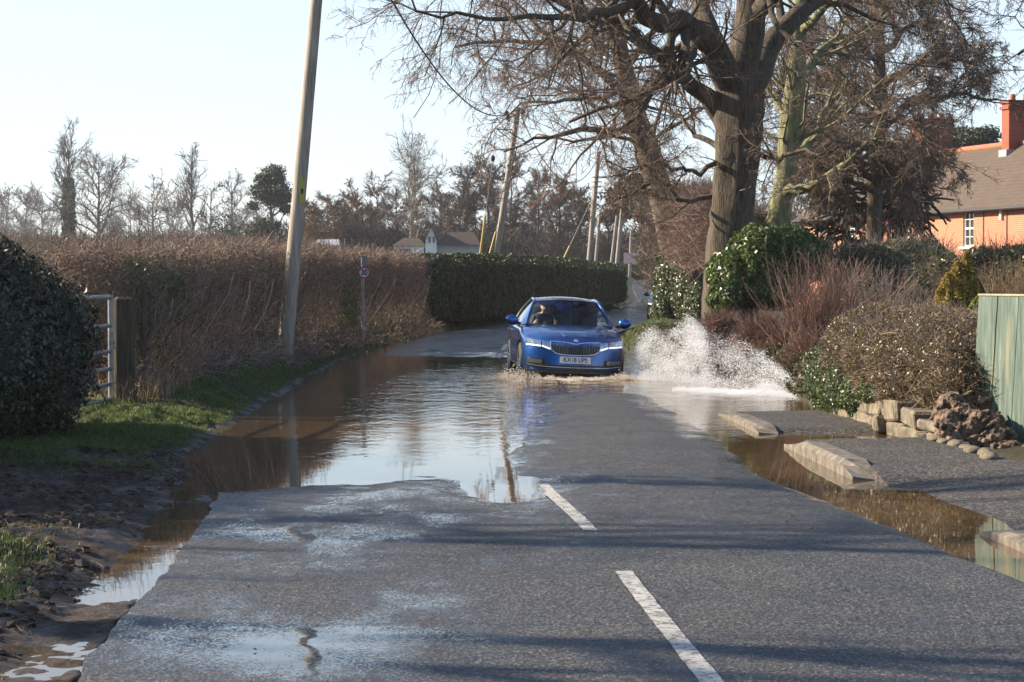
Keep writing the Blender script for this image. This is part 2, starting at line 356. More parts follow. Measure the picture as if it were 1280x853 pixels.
def terrain_z(x, y):
    cx = cxr(np.clip(y, -4, 184)); xl = cx - HW; xr = cx + HW
    dl = xl - x; bz = np.maximum(base_z(y), 0)
    n1 = fbm(x * 1.1, y * .9, 21, 4); n2 = fbm(x * 5.5, y * 5.0, 31, 4)
    far = sstep(18.6, 21.5, y)
    # left
    near_l = .002 + .030 * vnoise(x * 1.3, y * .9 + 3, 12) + .06 * sstep(.3, .6, dl) + .06 * sstep(.5, 1.0, dl) * sstep(15, 13, y) + .10 * sstep(.7, 2.2, dl) + .22 * sstep(2, 5, dl)
    far_l = -.12 + .14 * sstep(.25, .75, dl) + (.10 + .38 * sstep(25, 36, y)) * sstep(.6, 1.7, dl) + .1 * sstep(2, 6, dl)
    zl = near_l * (1 - far) + far_l * far + bz * sstep(90, 110, y)
    rough = np.clip(dl * .9, .3, 1)
    zl = zl + n1 * .07 * rough + n2 * .05 * rough * (1 - .5 * far) + (.045 * np.abs(fbm(x * 9, y * 8, 35, 3)) - .012 + .012 * vnoise(x * 21, y * 17, 37)) * np.clip(rough, .5, 1) * (y < 45)
    # right
    dr = x - kerb_x(y)
    zr = np.where(y < 31, -.12 + (.20 + .38 * sstep(23, 25, y)) * sstep(1.35, 1.75, dr), -.10 + .55 * sstep(1.3, 2.1, dr)) 
    zr = np.where(y > 44, -.06 + .10 * sstep(0, .4, x - xr) + .35 * sstep(.3, 1.2, x - xr) + bz * sstep(90, 110, y), zr) + n1 * .04 * sstep(.6, 1.5, dr)
    z = np.where(x < cx, zl, zr)
    inside = (np.abs(x - cx) < HW + .02) & (y < 186)
    z = np.where(inside, base_z(y) - .16, z)
    d2 = np.interp(y, [180, 220, 300, 900], [0, 1.4, 2.0, 3.0])
    return np.where(y > 180, np.maximum(z * 0 + d2, .3), z)

def add_attr(o, name, vals):
    a = o.data.attributes.new(name, 'FLOAT', 'POINT'); a.data.foreach_set('value', vals.astype(np.float32))

xs = np.unique(np.round(np.concatenate([np.linspace(-700, -60, 17), np.linspace(-60, -9, 26), np.arange(-9, -4.6, .06), np.arange(-4.6, -1.6, .03), np.arange(-1.6, 2.4, .4), np.arange(2.4, 5.4, .08), np.linspace(5.4, 30, 40), np.linspace(30, 600, 20)]), 3))
ys = np.unique(np.round(np.concatenate([np.linspace(-60, 7, 14), np.arange(7, 8.8, .1), np.arange(8.8, 24, .035), np.arange(24, 32, .06), np.arange(32, 60, .15), np.arange(60, 130, .6), np.linspace(130, 260, 50), np.linspace(260, 880, 18)]), 3))
GX, GY = np.meshgrid(xs, ys, indexing='ij')
G = np.stack([GX, GY, terrain_z(GX, GY)], -1)
mb = MB(); mb.grid(G, flip=False); go = mb.build('ground', M['ground']); tag(go, kind='structure')
dlG = cxr(GY.clip(-4, 184)) - HW - GX
gr = np.where(GX < 0, np.where(GY < 19, sstep(.55, .8, dlG) * (1 - sstep(12.8, 14, GY)), sstep(.55, .9, dlG)), .5)
gr = gr * (1 - .9 * np.exp(-((GX + 3.2) / .7)**2 - ((GY - 20.5) / 1.2)**2)); gr = np.where(GY > 60, np.maximum(gr, .6), gr)
add_attr(go, 'grassy', gr.ravel())

# road strip
def path_frames(P):
    T = np.gradient(P, axis=0); T = T / np.linalg.norm(T, axis=1, keepdims=True); return T, np.stack([T[:, 1], -T[:, 0]], 1)
seg = np.linalg.norm(np.diff(RP, axis=0), axis=1); SL = np.concatenate([[0], np.cumsum(seg)])
s_at = lambda y: np.interp(y, RP[:, 1], SL)
sv = np.unique(np.concatenate([np.arange(0, s_at(26), .045), np.arange(s_at(26), s_at(60), .12), np.arange(s_at(60), SL[-1], .8)]))
RC = np.stack([np.interp(sv, SL, RP[:, 0]), np.interp(sv, SL, RP[:, 1])], 1); _, RN = path_frames(RC)
uu = np.linspace(-HW, HW, 105)
ragged = .05 * fbm(RC[:, 1] * 2.3, RC[:, 1] * 0 + 3, 5, 3)
off = uu[:, None] + np.where(uu[:, None] < -HW + .3, ragged[None, :] * (1 - (uu[:, None] + HW) / .3), 0)
widen = np.where(uu[:, None] > 0, (np.where(RC[:, 1] < 34, kerb_x(RC[:, 1]) - RC[:, 0] - HW, 0)[None, :]) * uu[:, None] / HW, 0)
X = RC[:, 0][None] + (off + widen) * RN[:, 0][None]; Y = RC[:, 1][None] + (off + widen) * RN[:, 1][None]
Z = road_z(X, np.clip(Y, -4, 900)); Z = np.where(RC[:, 1][None] > 186, base_z(RC[:, 1])[None] + .02, Z)
G = np.stack([X, Y, Z], -1); mb = MB(); mb.grid(G, flip=True)
skirt = np.stack([G[0], G[0] + np.array([-.06, 0, -.3])], 0); mb.grid(skirt)
ro = mb.build('road', M['road']); tag(ro, kind='structure')
def wet_fn(x, y, z):
    h = np.clip(1 - z / .035, 0, 1.1)                                   # low ground stays wet
    wv = h * 1.0 * (y > 12.5)
    wv = np.maximum(wv, 1.35 * np.exp(-((x + .95) / .75)**2 - ((y - 10.2) / 1.0)**2))
    wv = np.maximum(wv, .85 * np.exp(-((x + 1.3) / .9)**2 - ((y - 14.8) / .9)**2)); wv = np.maximum(wv, .8 * np.exp(-((x + .9) / 1.2)**2 - ((y - 17.8) / .9)**2))
    wv = np.maximum(wv, .42 * sstep(.6, -.6, x) * (y < 20)); wv = np.maximum(wv, .6 * np.exp(-((x - .45) / .35)**2 - ((y - 17) / 2.2)**2))
    wv = np.maximum(wv, .72 * (y > 46)); return np.maximum(wv, .12)
V = np.vstack(mb.V); wet = wet_fn(V[:, 0], V[:, 1], V[:, 2]); add_attr(ro, 'wet', wet)

# flood water sheet
wx = np.linspace(-3.9, 4.35, 34); wy = np.concatenate([np.linspace(9.2, 34, 60), np.linspace(34.2, 46, 50), np.linspace(47, 88, 30)])
WX, WY = np.meshgrid(wx, wy, indexing='ij')
WXX = WX + np.where(WY > 60, cxr(WY) - cxr(60), 0)
WZ = .012 * np.exp(-((WX - 1.0) / 1.5)**2 - ((WY - 37.8) / .8)**2) * np.sin(WX * 3) 
mb = MB(); mb.grid(np.stack([WXX, WY, WZ], -1), flip=False); wo = mb.build('flood_water', M['water']); tag(wo, kind='structure')
V = mb.V[0]; d = np.hypot(V[:, 0] - 1.0, (V[:, 1] - 38) * .6)
add_attr(wo, 'rip', np.clip(.16 + .55 * np.exp(-(d / 4.5)**2) + .22 * sstep(22, 30, V[:, 1]), 0, 1) * np.where(V[:, 1] < 21, .25, 1))

# painted centre line, worn
def paint_mat():
    m = mat('road_paint', rough=.6); v = coords(m); b = BS(m)
    n = nz(m, 26, 6, v, .75); c = ramp(m, nz(m, 6, 4, v), [(.3, (.34, .33, .30)), (.7, (.50, .48, .44))])
    lk(m, mix(m, ramp(m, n, [(.49, (0, 0, 0)), (.58, (1, 1, 1))]), c, (.10, .098, .09)), b.inputs['Base Color']); bump(m, n, .3, .004)
    return m
M['paint'] = paint_mat()
def dash(y0, y1, wd=.1, off=0.0):
    yy = np.linspace(y0, y1, max(6, int((y1 - y0) / .05))); x0 = cxr(yy) + off
    g = []
    for u in np.linspace(-wd / 2, wd / 2, 4):
        xx = x0 + u * (1 + .06 * vnoise(yy * 9, yy * 0 + u * 50, 4)); zz = np.maximum.reduce([road_z(xx + a, yy + b) for a in (-.03, 0, .03) for b in (-.03, 0, .03)]) + .004; g.append(np.stack([xx, yy, zz], -1))
    mb = MB(); mb.grid(np.array(g), flip=True); o = mb.build('road_marking', M['paint']); tag(o, kind='structure')
for a, b in ((8.7, 12.85), (15.0, 18.85), (46.5, 50.5), (52.5, 56.5), (58.5, 62.5), (64.5, 68.5), (70.5, 74.5)): dash(a, b)

# ------------------------------------------------------------------ pavement and kerbs
def slab(name, y0, y1, zt, xin, back=1.42, m=None, rag=.0, zend=None):
    yy = np.linspace(y0, y1, int((y1 - y0) / .1) + 2); uu_ = np.linspace(0, 1, 18)
    kx = kerb_x(yy) + xin; bx = kerb_x(yy) + back + rag * fbm(yy * 1.5, yy * 0, 8, 3)
    Xp = kx[None] + (bx - kx)[None] * uu_[:, None]; Yp = np.repeat(yy[None], 18, 0)
    Zp = zt(Xp, Yp, uu_[:, None] + 0 * Yp)
    mb = MB(); mb.grid(np.stack([Xp, Yp, Zp], -1), flip=True)
    for e in (0, -1):
        q = np.stack([Xp[:, e], Yp[:, e], Zp[:, e]], -1); mb.grid(np.stack([q, q - np.array([0, 0, .3])], 0), flip=(e == 0))
    q = np.stack([Xp[0], Yp[0], Zp[0]], -1); mb.grid(np.stack([q, q - np.array([0, 0, .3])], 0), flip=False)
    o = mb.build(name, M['pave'], smooth=True); tag(o, kind='structure')
def zA(x, y, u):
    drop = sstep(19.4, 18.2, y) * sstep(13.2, 14.6, y)
    return .095 - drop * (.115 * (1 - u)**1.3) + .015 * fbm(x * 2, y * 1.3, 77, 3) + .02 * u
slab('pavement', 8, 23.2, lambda x, y, u: zA(x, y, u) - .15 * sstep(22.7, 23.2, y), .16, 1.50, rag=.08)
slab('pavement', 24.6, 28.9, lambda x, y, u: -.06 + .105 * sstep(24.6, 25.3, y) * sstep(28.9, 28.3, y) + .012 * fbm(x * 2, y * 1.3, 78, 3) + .015 * u, .16, 1.42)
M['kerb'] = nmat('kerb_concrete', [(.3, (.055, .045, .034)), (.5, (.13, .11, .085)), (.75, (.25, .215, .175))], 9, .75, 6, .5, .006)
def kerb(y0, y1, z0, z1, taper0=0, taper1=0):
    n = 14; yy = np.linspace(y0, y1, n); t = np.linspace(0, 1, n)
    zt = z0 + (z1 - z0) * t
    w_ = .19
    e = np.ones(n)
    if taper1: e = np.where(t > 1 - taper1, (1 - t) / taper1, e)
    if taper0: e = np.minimum(e, np.where(t < taper0, t / taper0, 1))
    kx = kerb_x(yy)
    prof = [(-.03, -.25), (-.03, 0), (0.02, 1), (w_, 1), (w_, -.25)]
    g = []
    for ox, k in prof:
        zz = np.full(n, -.25) if k < 0 else (zt * (.68 if k == 0 else 1)) * (e if k == 1 else .35 + .65 * e)
        xx = kx + np.where(k >= 0, ox if k != 1 else w_ - (w_ - ox) * e, ox)
        g.append(np.stack([xx, yy, zz], -1))
    g = np.array(g); mb = MB(); mb.grid(g, flip=True)
    for e_ in (0, -1):
        q = g[:, e_]; mb.add(q, [(0, 1, 2, 3, 4)] if e_ else [(4, 3, 2, 1, 0)])
    return mb
kerb_lab = [('long pale kerb stone with tapered end, beside the dark pavement near the green fence', 19.15, 22.95, .135, .125, .12, .25),
            ('smaller pale kerb stone half drowned in flood water near the splash', 24.8, 28.5, .085, .065, .1, .3),
            ('low pale kerb edge at the right frame border beside the puddle', 11.5, 15.1, .10, .075, 0, .1)]
for lab, a, b, z0, z1, t0, t1 in kerb_lab:
    o = kerb(a, b, z0, z1, t0, t1).build('kerb_stone', M['kerb'], smooth=False); tag(o, lab, 'kerb', 'kerb stones along the right pavement')

# ------------------------------------------------------------------ grass and mud clods (uncountable)
rng = np.random.default_rng(5)
def blades(name, pts, h, wd, m, lean=.5, seed=1):
    r = np.random.default_rng(seed); N = len(pts); hh = h * r.uniform(.4, 1.3, N)
    if not isinstance(h, np.ndarray): pass
    a = r.uniform(0, 2 * math.pi, N); d = np.stack([np.cos(a), np.sin(a), 0 * a], 1); ln = r.uniform(.1, lean * 1.6, N)
    b = r.uniform(0, 2 * math.pi, N); s_ = np.stack([np.cos(b), np.sin(b), 0 * b], 1) * (wd * r.uniform(.6, 1.3, N))[:, None]
    p0 = pts; p1 = pts + d * (hh * ln * .35)[:, None] + np.array([0, 0, 1]) * (hh * .6)[:, None]
    p2 = pts + d * (hh * ln)[:, None] + np.array([0, 0, 1]) * (hh * (1 - .25 * ln))[:, None]
    V = np.stack([p0 - s_ / 2, p0 + s_ / 2, p1 + s_ * .4, p1 - s_ * .4, p2], 1).reshape(-1, 3); k = np.arange(N)[:, None] * 5
    mb = MB(); mb.add(V, np.hstack([k, k + 1, k + 2, k + 3])); mb.F.append(np.hstack([k + 3, k + 2, k + 4]).astype(np.int64)); mb.M.append(np.zeros(N))
    return mb.build(name, m)
def scatter(n, x0, x1, y0, y1, dens, seed):
    r = np.random.default_rng(seed); x = r.uniform(x0, x1, n); y = r.uniform(y0, y1, n); k = r.uniform(0, 1, n) < dens(x, y)
    x = x[k]; y = y[k]; return np.stack([x, y, terrain_z(x, y) - .01], 1)
def dl_(x, y): return cxr(y) - HW - x
def gd(x, y):
    d_ = dl_(x, y); n = fbm(x * 1.6, y * 1.2, 55, 4)
    near = sstep(.5, .85, d_) * (1 - .96 * sstep(12.8, 14.0, y)) * (y < 19.5)
    mid = np.where(y >= 19.3, sstep(.5, .9, d_) * (1 - .8 * np.exp(-((x + 3.3) / .8)**2 - ((y - 20.6) / 1.0)**2)), 0)
    return np.clip((near + mid) * (.6 + 1.3 * n), 0, 1) * (terrain_z(x, y) > .03)
pts = np.vstack([scatter(60000, -4.4, -2.2, 8.8, 15, gd, 1), scatter(200000, -5.6, -2.8, 19, 31, gd, 2), scatter(170000, -5.0, -3.2, 31, 56, gd, 3)])
tag(blades('grass', pts, .055, .006, M['grass'], seed=11), 'short green grass on the muddy left verge beside the flood', 'grass', kind='stuff')
pts = scatter(40000, -5, 8, 50, 125, lambda x, y: (np.abs(x - cxr(y)) > HW + .3) * (np.abs(x - cxr(y)) < HW + 1.6), 4)
tag(blades('grass', pts, .16, .02, M['grass'], seed=12), 'grass strip below the clipped hedge where the road bends', 'grass', kind='stuff')
pts = scatter(9000, -5.2, -4.2, 27.5, 45, lambda x, y: sstep(1.3, 1.8, dl_(x, y)) * .5, 6)
tag(blades('dry_grass', pts, .38, .007, M['straw'], .5, seed=13), 'dry straw coloured grass at the foot of the hawthorn hedge', 'grass', kind='stuff')
# clods
mb = MB(); pc = scatter(26000, -5.4, -2.0, 9, 23, lambda x, y: sstep(.35, .6, dl_(x, y)) * (fbm(x * 1.2, y * 1.2, 61, 3) > -.15), 7)
r = np.random.default_rng(9)
base = MB(); base.ball((0, 0, 0), (1, 1, .65), 7, 5); bv = base.V[0]; bf = base.F[0]
for p in pc:
    s_ = r.uniform(.005, .030) * r.uniform(.4, 1) * (1 if r.random() < .9 else 1.7); v = bv * s_ * (1 + .35 * r.normal(size=(len(bv), 1))); a = r.uniform(0, 6.28)
    v = v @ np.array([[math.cos(a), math.sin(a), 0], [-math.sin(a), math.cos(a), 0], [0, 0, 1]]) * np.array([1.3, 1, 1])
    mb.add(v + p + np.array([0, 0, s_ * .3]), bf)
M['mud'] = nmat('mud_clod', [(.3, (.022, .014, .009)), (.7, (.085, .055, .036))], 14, .8, 5, .8, .01)
tag(mb.build('mud_clods', M['mud'], smooth=False), 'churned wet mud clods along the left road edge', 'mud', kind='stuff')
pl = scatter(9000, -5.4, -1.9, 9, 24, lambda x, y: sstep(.2, .5, dl_(x, y)) * np.clip(.4 + fbm(x * 2, y * 1.5, 63, 3), 0, 1), 17)
mb = MB(); mb.leaves(pl + [0, 0, .022], np.tile([0, 0, 1.], (len(pl), 1)), .028, r, spread=.6); nst = 2600; i = r.integers(0, len(pl), nst); a = r.uniform(0, 6.28, nst); L = r.uniform(.03, .13, (nst, 1)); d = np.stack([np.cos(a), np.sin(a), r.uniform(-.1, .25, nst)], 1)
mb.tubes(np.stack([pl[i] + [0, 0, .02], pl[i] + [0, 0, .028] + d * L], 1), np.tile([.0025, .0015], (nst, 1)), 3)
tag(mb.build('verge_litter', leafmat('verge_litter_leaf', [(.09, .055, .03), (.16, .10, .055), (.24, .17, .10), (.06, .045, .03)], .6)), 'dead leaves, straw and twigs trodden into the mud of the left verge', 'leaf litter', kind='stuff')
# litter on road and pavement
r = np.random.default_rng(10); n = 420
lx = r.uniform(-1.8, 4.2, n); ly = r.uniform(9.5, 23, n) ; k = (np.abs(lx - 2.6) > .5); lx = lx[k]; ly = ly[k]
lz = np.where(lx < kerb_x(ly), road_z(lx, ly), .12) + .008; k = lz > .012
mb = MB(); mb.leaves(np.stack([lx, ly, lz], 1)[k], np.tile([0, 0, 1.], (k.sum(), 1)), .022, r, spread=.3)
tag(mb.build('leaf_litter', M['dead_leaf']), 'scattered dead leaves and grit on the asphalt', 'leaf litter', kind='stuff')
# leaf litter and ivy covering the garden bank on the right (uncountable)
r = np.random.default_rng(15); n = 60000; gx_ = r.uniform(3.3, 7.0, n); gy_ = r.uniform(27, 60, n); gz_ = terrain_z(gx_, gy_); k = gz_ > .0
mb = MB(); mb.leaves((np.stack([gx_, gy_, gz_ + .03 + .10 * r.random(n)**2], 1))[k], np.tile([0, 0, 1.], (k.sum(), 1)), .075, r, spread=.7)
tag(mb.build('ground_cover', leafmat('ground_cover_leaf', [(.05, .07, .02), (.10, .07, .035), (.16, .10, .05), (.06, .05, .02), (.08, .10, .03)], .6, .1)), 'dead leaves and ivy covering the garden bank behind the splash', 'ground cover', kind='stuff')
# ================================================================== TREES
def spawn(P, R, n, t0, t1, ang, lr, rr, segs, wig, trop, rng, labs=None, tfall=.5, rmin=.003, taper=.75):
    N, S, _ = P.shape; idx = np.repeat(np.arange(N), n); K = len(idx)
    t = rng.uniform(t0, t1, K); f = t * (S - 1); i = np.minimum(f.astype(int), S - 2); a = (f - i)[:, None]
    pos = P[idx, i] * (1 - a) + P[idx, i + 1] * a; T = nrm(P[idx, i + 1] - P[idx, i])
    rad = R[idx, i] * (1 - a[:, 0]) + R[idx, i + 1] * a[:, 0]
    plen = np.linalg.norm(np.diff(P, axis=1), axis=-1).sum(1)[idx]
    U = nrm(np.cross(T, rng.normal(size=(K, 3)))); an = np.radians(rng.normal(ang, ang * .25, K))[:, None]
    d = nrm(np.cos(an) * T + np.sin(an) * U)
    L = (plen * lr if labs is None else np.full(K, labs)) * (1 - tfall * t) * rng.uniform(.6, 1.25, K)
    r0 = np.maximum(rad * rr, rmin)
    Q = np.empty((K, segs + 1, 3)); Q[:, 0] = pos; st = (L / segs)[:, None]; tr = np.array(trop)
    for k in range(segs):
        d = nrm(d + wig * rng.normal(size=(K, 3)) + tr); Q[:, k + 1] = Q[:, k] + d * st
    RR = np.maximum(r0[:, None] * (1 - taper * np.linspace(0, 1, segs + 1)[None]), rmin * .6)
    return Q, RR
def resample(pts, n):
    pts = np.asarray(pts, float); s_ = np.concatenate([[0], np.cumsum(np.linalg.norm(np.diff(pts[:, :3], axis=0), axis=1))])
    q = np.linspace(0, s_[-1], n); return np.stack([np.interp(q, s_, pts[:, k]) for k in range(pts.shape[1])], 1)
def limb(pl, n=14, jit=.05, rng=None):
    """pl: rows (x, y, z, r)"""
    P = catmull(np.array(pl, float), 6); P = resample(P, n)
    if rng is not None: P[1:-1, :3] += rng.normal(size=(n - 2, 3)) * jit
    return P[:, :3], P[:, 3]

def tree_obj(name, label, base, cat='tree', group=None):
    return empty(name, base, label, cat, group)
def rel(mb, base):
    mb.V = [v - np.array(base) for v in mb.V]; return mb

def simple_tree(name, label, base, H, W, tr, seed, n=(16, 9, 7), up=40, start=.2, trop=(0, 0, .02), twig_r=.02, bark=None, twig=None, lean=(0, 0), group=None, leaf=None, wig=.16, stretch=None, trunk_top=1.0, ivy=None, density_seed=None):
    r = np.random.default_rng(seed); base = np.array(base, float)
    S = 9; t = np.linspace(0, 1, S); P = np.zeros((S, 3)); P[:, 2] = t * H * trunk_top; P[:, 0] = lean[0] * t; P[:, 1] = lean[1] * t
    P[1:, :2] += np.cumsum(r.normal(size=(S - 1, 2)), 0) * H * .008; R = tr * (1 - .88 * t)
    P = P[None]; R = R[None]
    L1 = W / 2 / max(math.sin(math.radians(up)), .35)
    A, Ar = spawn(P, R, n[0], start, .98, up, 0, .55, 6, wig, trop, r, labs=L1 * 1.15, tfall=.45, rmin=twig_r * 1.6)
    B, Br = spawn(A, Ar, n[1], .15, 1, 42, .5, .55, 4, wig * 1.2, trop, r, tfall=.35, rmin=twig_r)
    Cc, Cr = spawn(B, Br, n[2], .1, 1, 40, .55, .6, 3, wig * 1.3, trop, r, tfall=.3, rmin=twig_r * .6)
    o = tree_obj(name, label, base, group=group)
    mb = MB(); mb.tubes(P, R, 8); mb.tubes(A, Ar, 5); mb.build('trunk', bark or M['bark_far'], o)
    mb = MB(); mb.tubes(B, Br, 3); mb.tubes(Cc, Cr, 3); mats = [twig or M['twig_grey']]
    if leaf is not None:
        lm, ln, ls = leaf; q = Cc[:, 1:].reshape(-1, 3); q = q[r.integers(0, len(q), ln)] + r.normal(size=(ln, 3)) * ls * 1.2
        mb.leaves(q, r.normal(size=(ln, 3)), ls, r, m=1); mats.append(lm)
    mb.build('crown', mats, o)
    if ivy:
        mb = MB(); z0, z1, rad, n_, ls = ivy; z = r.uniform(z0, z1, n_); a = r.uniform(0, 6.28, n_); rr = rad * np.sqrt(r.uniform(.3, 1, n_)) * (1 - .4 * ((z - z0) / (z1 - z0))) * (1 + .3 * vnoise(a * 1.5, z * .8, seed))
        mb.leaves(np.stack([np.cos(a) * rr, np.sin(a) * rr, z], 1), np.stack([np.cos(a), np.sin(a), 0 * a], 1), ls, r); mb.build('ivy', M['ivy'], o)
    return o
def foliage_tree(name, label, base, H, clumps, tr, seed, nleaf, ls, leafm, twig=None, group=None, bark=None):
    """trunk, limbs to each clump, leaf clumps. clumps: (dx, dy, z, rx, rz)"""
    r = np.random.default_rng(seed); base = np.array(base, float); o = tree_obj(name, label, base, group=group)
    mb = MB(); S = 8; t = np.linspace(0, 1, S); P = np.stack([.02 * H * np.sin(t * 4), 0 * t, t * H * .92], 1); mb.tubes(P, tr * (1 - .8 * t), 7)
    cl = MB(); tot = sum(c[3]**2 for c in clumps)
    for c in clumps:
        p1 = np.array([c[0], c[1], c[2]]); z0 = max(c[2] - .12 * H - .3 * abs(c[0]), .15 * H); p0 = np.array([.02 * H * math.sin(z0 / H / .92 * 4), 0, z0]); md = (p0 + p1) / 2 + np.array([0, 0, -.03 * H])
        pl = catmull(np.array([p0, md, p1]), 4); mb.tubes(pl, np.linspace(tr * .4, tr * .08, len(pl)), 5)
        n_ = int(nleaf * c[3]**2 / tot); d = nrm(r.normal(size=(n_, 3))); rad = r.uniform(.35, 1.05, n_)**.6; k = 1.08 + .6 * noise3(d * 2.2 + c[2], 1.9, seed) + .25 * noise3(d * 5 + c[2], 2.3, seed + 2)
        cl.leaves(p1 + d * np.array([c[3], c[3], c[4]]) * (rad * k)[:, None], d, ls, r, asp=.5, spread=1.0)
    mb.build('trunk', bark or M['bark_far'], o); cl.build('crown', leafm, o); return o

# ---- the big oak beside the road
def oak():
    r = np.random.default_rng(42); Y0 = 50.0
    def a(px, py, rad, dy=0): p = at(px, py, Y0 + dy) ; return (*p, rad)
    trunk = [a(912, 425, .62), a(911, 380, .56), a(910, 330, .50), a(912, 280, .46), a(917, 230, .47), a(921, 180, .50), a(922, 140, .54), a(925, 100, .50)]
    limbs = [
        [a(922, 120, .42), a(932, 60, .36), a(936, 0, .32), a(942, -80, .27, 1), a(935, -180, .18, 2), a(925, -300, .08, 3)],
        [a(905, 150, .26), a(880, 122, .20), a(845, 88, .15, -1), a(808, 58, .12, -2), a(768, 30, .10, -3), a(715, 8, .07, -4), a(650, -15, .05, -5), a(590, -20, .03, -6)],
        [a(915, 110, .36), a(890, 55, .30, -1), a(855, 32, .24, -2), a(820, 28, .19, -3), a(790, 5, .16, -4), a(745, -30, .12, -5), a(680, -60, .08, -6), a(600, -60, .05, -7)],
        [a(935, 110, .34), a(958, 60, .27, 1), a(985, 25, .22, 1), a(1015, 5, .18, 2), a(1060, -15, .14, 3), a(1120, -30, .10, 3), a(1200, -20, .06, 4)],
        [a(892, 60, .24, 1), a(872, 0, .2, 2), a(840, -60, .16, 3), a(790, -130, .11, 4), a(720, -190, .06, 4)],
        [a(940, 20, .22), a(990, -40, .17, -2), a(1060, -110, .12, -4), a(1150, -160, .07, -6)],
        [a(893, 205, .06, -.3), a(860, 215, .045, -1), a(820, 205, .035, -2), a(790, 215, .02, -3)],
        [a(896, 235, .06, .3), a(860, 250, .05, 0), a(820, 232, .035, -1), a(770, 250, .02, -2)],
        [a(898, 185, .07, .4), a(868, 170, .055, 1), a(838, 140, .045, 2), a(800, 130, .03, 3)],
        [a(945, 195, .06, .2), a(975, 200, .05, -1), a(1010, 190, .035, -2), a(1050, 200, .02, -3)],
        [a(930, -40, .2, 1), a(900, -120, .15, -3), a(850, -200, .1, -6), a(760, -260, .05, -8)],
        [a(790, 5, .11, -4), a(740, 25, .08, -6), a(690, 20, .06, -7), a(610, 25, .04, -8), a(520, 15, .02, -9)],
    ]
    o = tree_obj('oak_tree', 'massive bare oak with thick forked trunk rising behind the glossy laurel', at(912, 425, Y0), 'tree')
    base = at(912, 425, Y0)
    mb = MB(); P, R = limb(trunk, 26, .015, r)
    # fluted trunk surface
    k = 26; mb.tubes(P, R, k); V = mb.V[0].reshape(26, k, 3); ctr = P[:, None, :]; d = V - ctr; an = np.arange(k) * 2 * math.pi / k
    fl = 1 + .07 * np.sin(an * 5 + P[:, 2:3] * .5) + .05 * vnoise(an[None] * 2.2 + 0 * P[:, 2:3], P[:, 2:3] * 1.1 + 0 * an[None], 4) + .25 * np.exp(-(P[:, 2:3] - P[0, 2]) / .7) * (.5 + .5 * np.sin(an * 4))
    mb.V[0] = (ctr + d * fl[..., None]).reshape(-1, 3)
    LP = []; LR = []
    for l in limbs:
        p, q = limb(l, 14, .05, r); mb.tubes(p, q, 9); LP.append(p); LR.append(q)
    LP = np.array(LP); LR = np.array(LR)
    A, Ar = spawn(LP, LR, 12, .2, 1, 50, .38, .5, 6, .2, (0, 0, .0), r, tfall=.35, rmin=.02)
    A2, A2r = spawn(P[None], R[None], 16, .45, .95, 75, 0, .06, 5, .25, (0, 0, .03), r, labs=1.1, tfall=0, rmin=.012)
    mb.tubes(A, Ar, 5); rel(mb, base); mb.build('trunk', M['bark'], o)
    B, Br = spawn(A, Ar, 8, .12, 1, 48, .5, .5, 4, .22, (0, 0, -.03), r, tfall=.3, rmin=.009)
    B2, B2r = spawn(A2, A2r, 6, .2, 1, 45, .5, .5, 3, .25, (0, 0, 0), r, rmin=.007)
    Cc, Cr = spawn(B, Br, 7, .1, 1, 45, .55, .55, 3, .25, (0, 0, -.06), r, tfall=.3, rmin=.005)
    D, Dr = spawn(Cc, Cr, 4, .15, 1, 42, .6, .6, 2, .25, (0, 0, -.08), r, tfall=.3, rmin=.004)
    mb = MB()
    for q, qq in ((A2, A2r), (B, Br), (B2, B2r), (Cc, Cr), (D, Dr)): mb.tubes(q, qq, 3)
    rel(mb, base); mb.build('crown', M['twig'], o)
    # second thin stem in front
    return o
oak()
# ---- leaning tree behind, to the left
def tall_tree(name, label, Y0, trunk, limbs, bark, twig, seed, nA=12, nB=8, nC=6, nD=3, droop=-.05, rm=.008, lrA=.4, cat='tree'):
    r = np.random.default_rng(seed)
    def a(t): return (*at(t[0], t[1], Y0 + (t[3] if len(t) > 3 else 0)), t[2])
    base = at(trunk[0][0], trunk[0][1], Y0); o = tree_obj(name, label, base, cat)
    mb = MB(); P, R = limb([a(t) for t in trunk], 18, .02, r); mb.tubes(P, R, 14)
    LP = []; LR = []
    for l in limbs:
        p, q = limb([a(t) for t in l], 12, .05, r); mb.tubes(p, q, 7); LP.append(p); LR.append(q)
    LP.append(resample(P, 12)); LR.append(np.interp(np.linspace(0, 1, 12), np.linspace(0, 1, 18), R) * .4)
    LP = np.array(LP); LR = np.array(LR)
    A, Ar = spawn(LP, LR, nA, .2, 1, 50, lrA, .5, 5, .2, (0, 0, droop * .3), r, tfall=.3, rmin=rm * 2.6)
    mb.tubes(A, Ar, 4); rel(mb, base); mb.build('trunk', bark, o)
    B, Br = spawn(A, Ar, nB, .1, 1, 45, .5, .5, 4, .22, (0, 0, droop * .6), r, tfall=.3, rmin=rm * 1.5)
    Cc, Cr = spawn(B, Br, nC, .1, 1, 42, .55, .55, 3, .22, (0, 0, droop), r, tfall=.3, rmin=rm)
    mb = MB(); mb.tubes(B, Br, 3); mb.tubes(Cc, Cr, 3)
    if nD:
        D, Dr = spawn(Cc, Cr, nD, .1, 1, 40, .6, .6, 2, .2, (0, 0, droop * 1.5), r, rmin=rm * .8); mb.tubes(D, Dr, 3)
    rel(mb, base); mb.build('crown', twig, o); return o
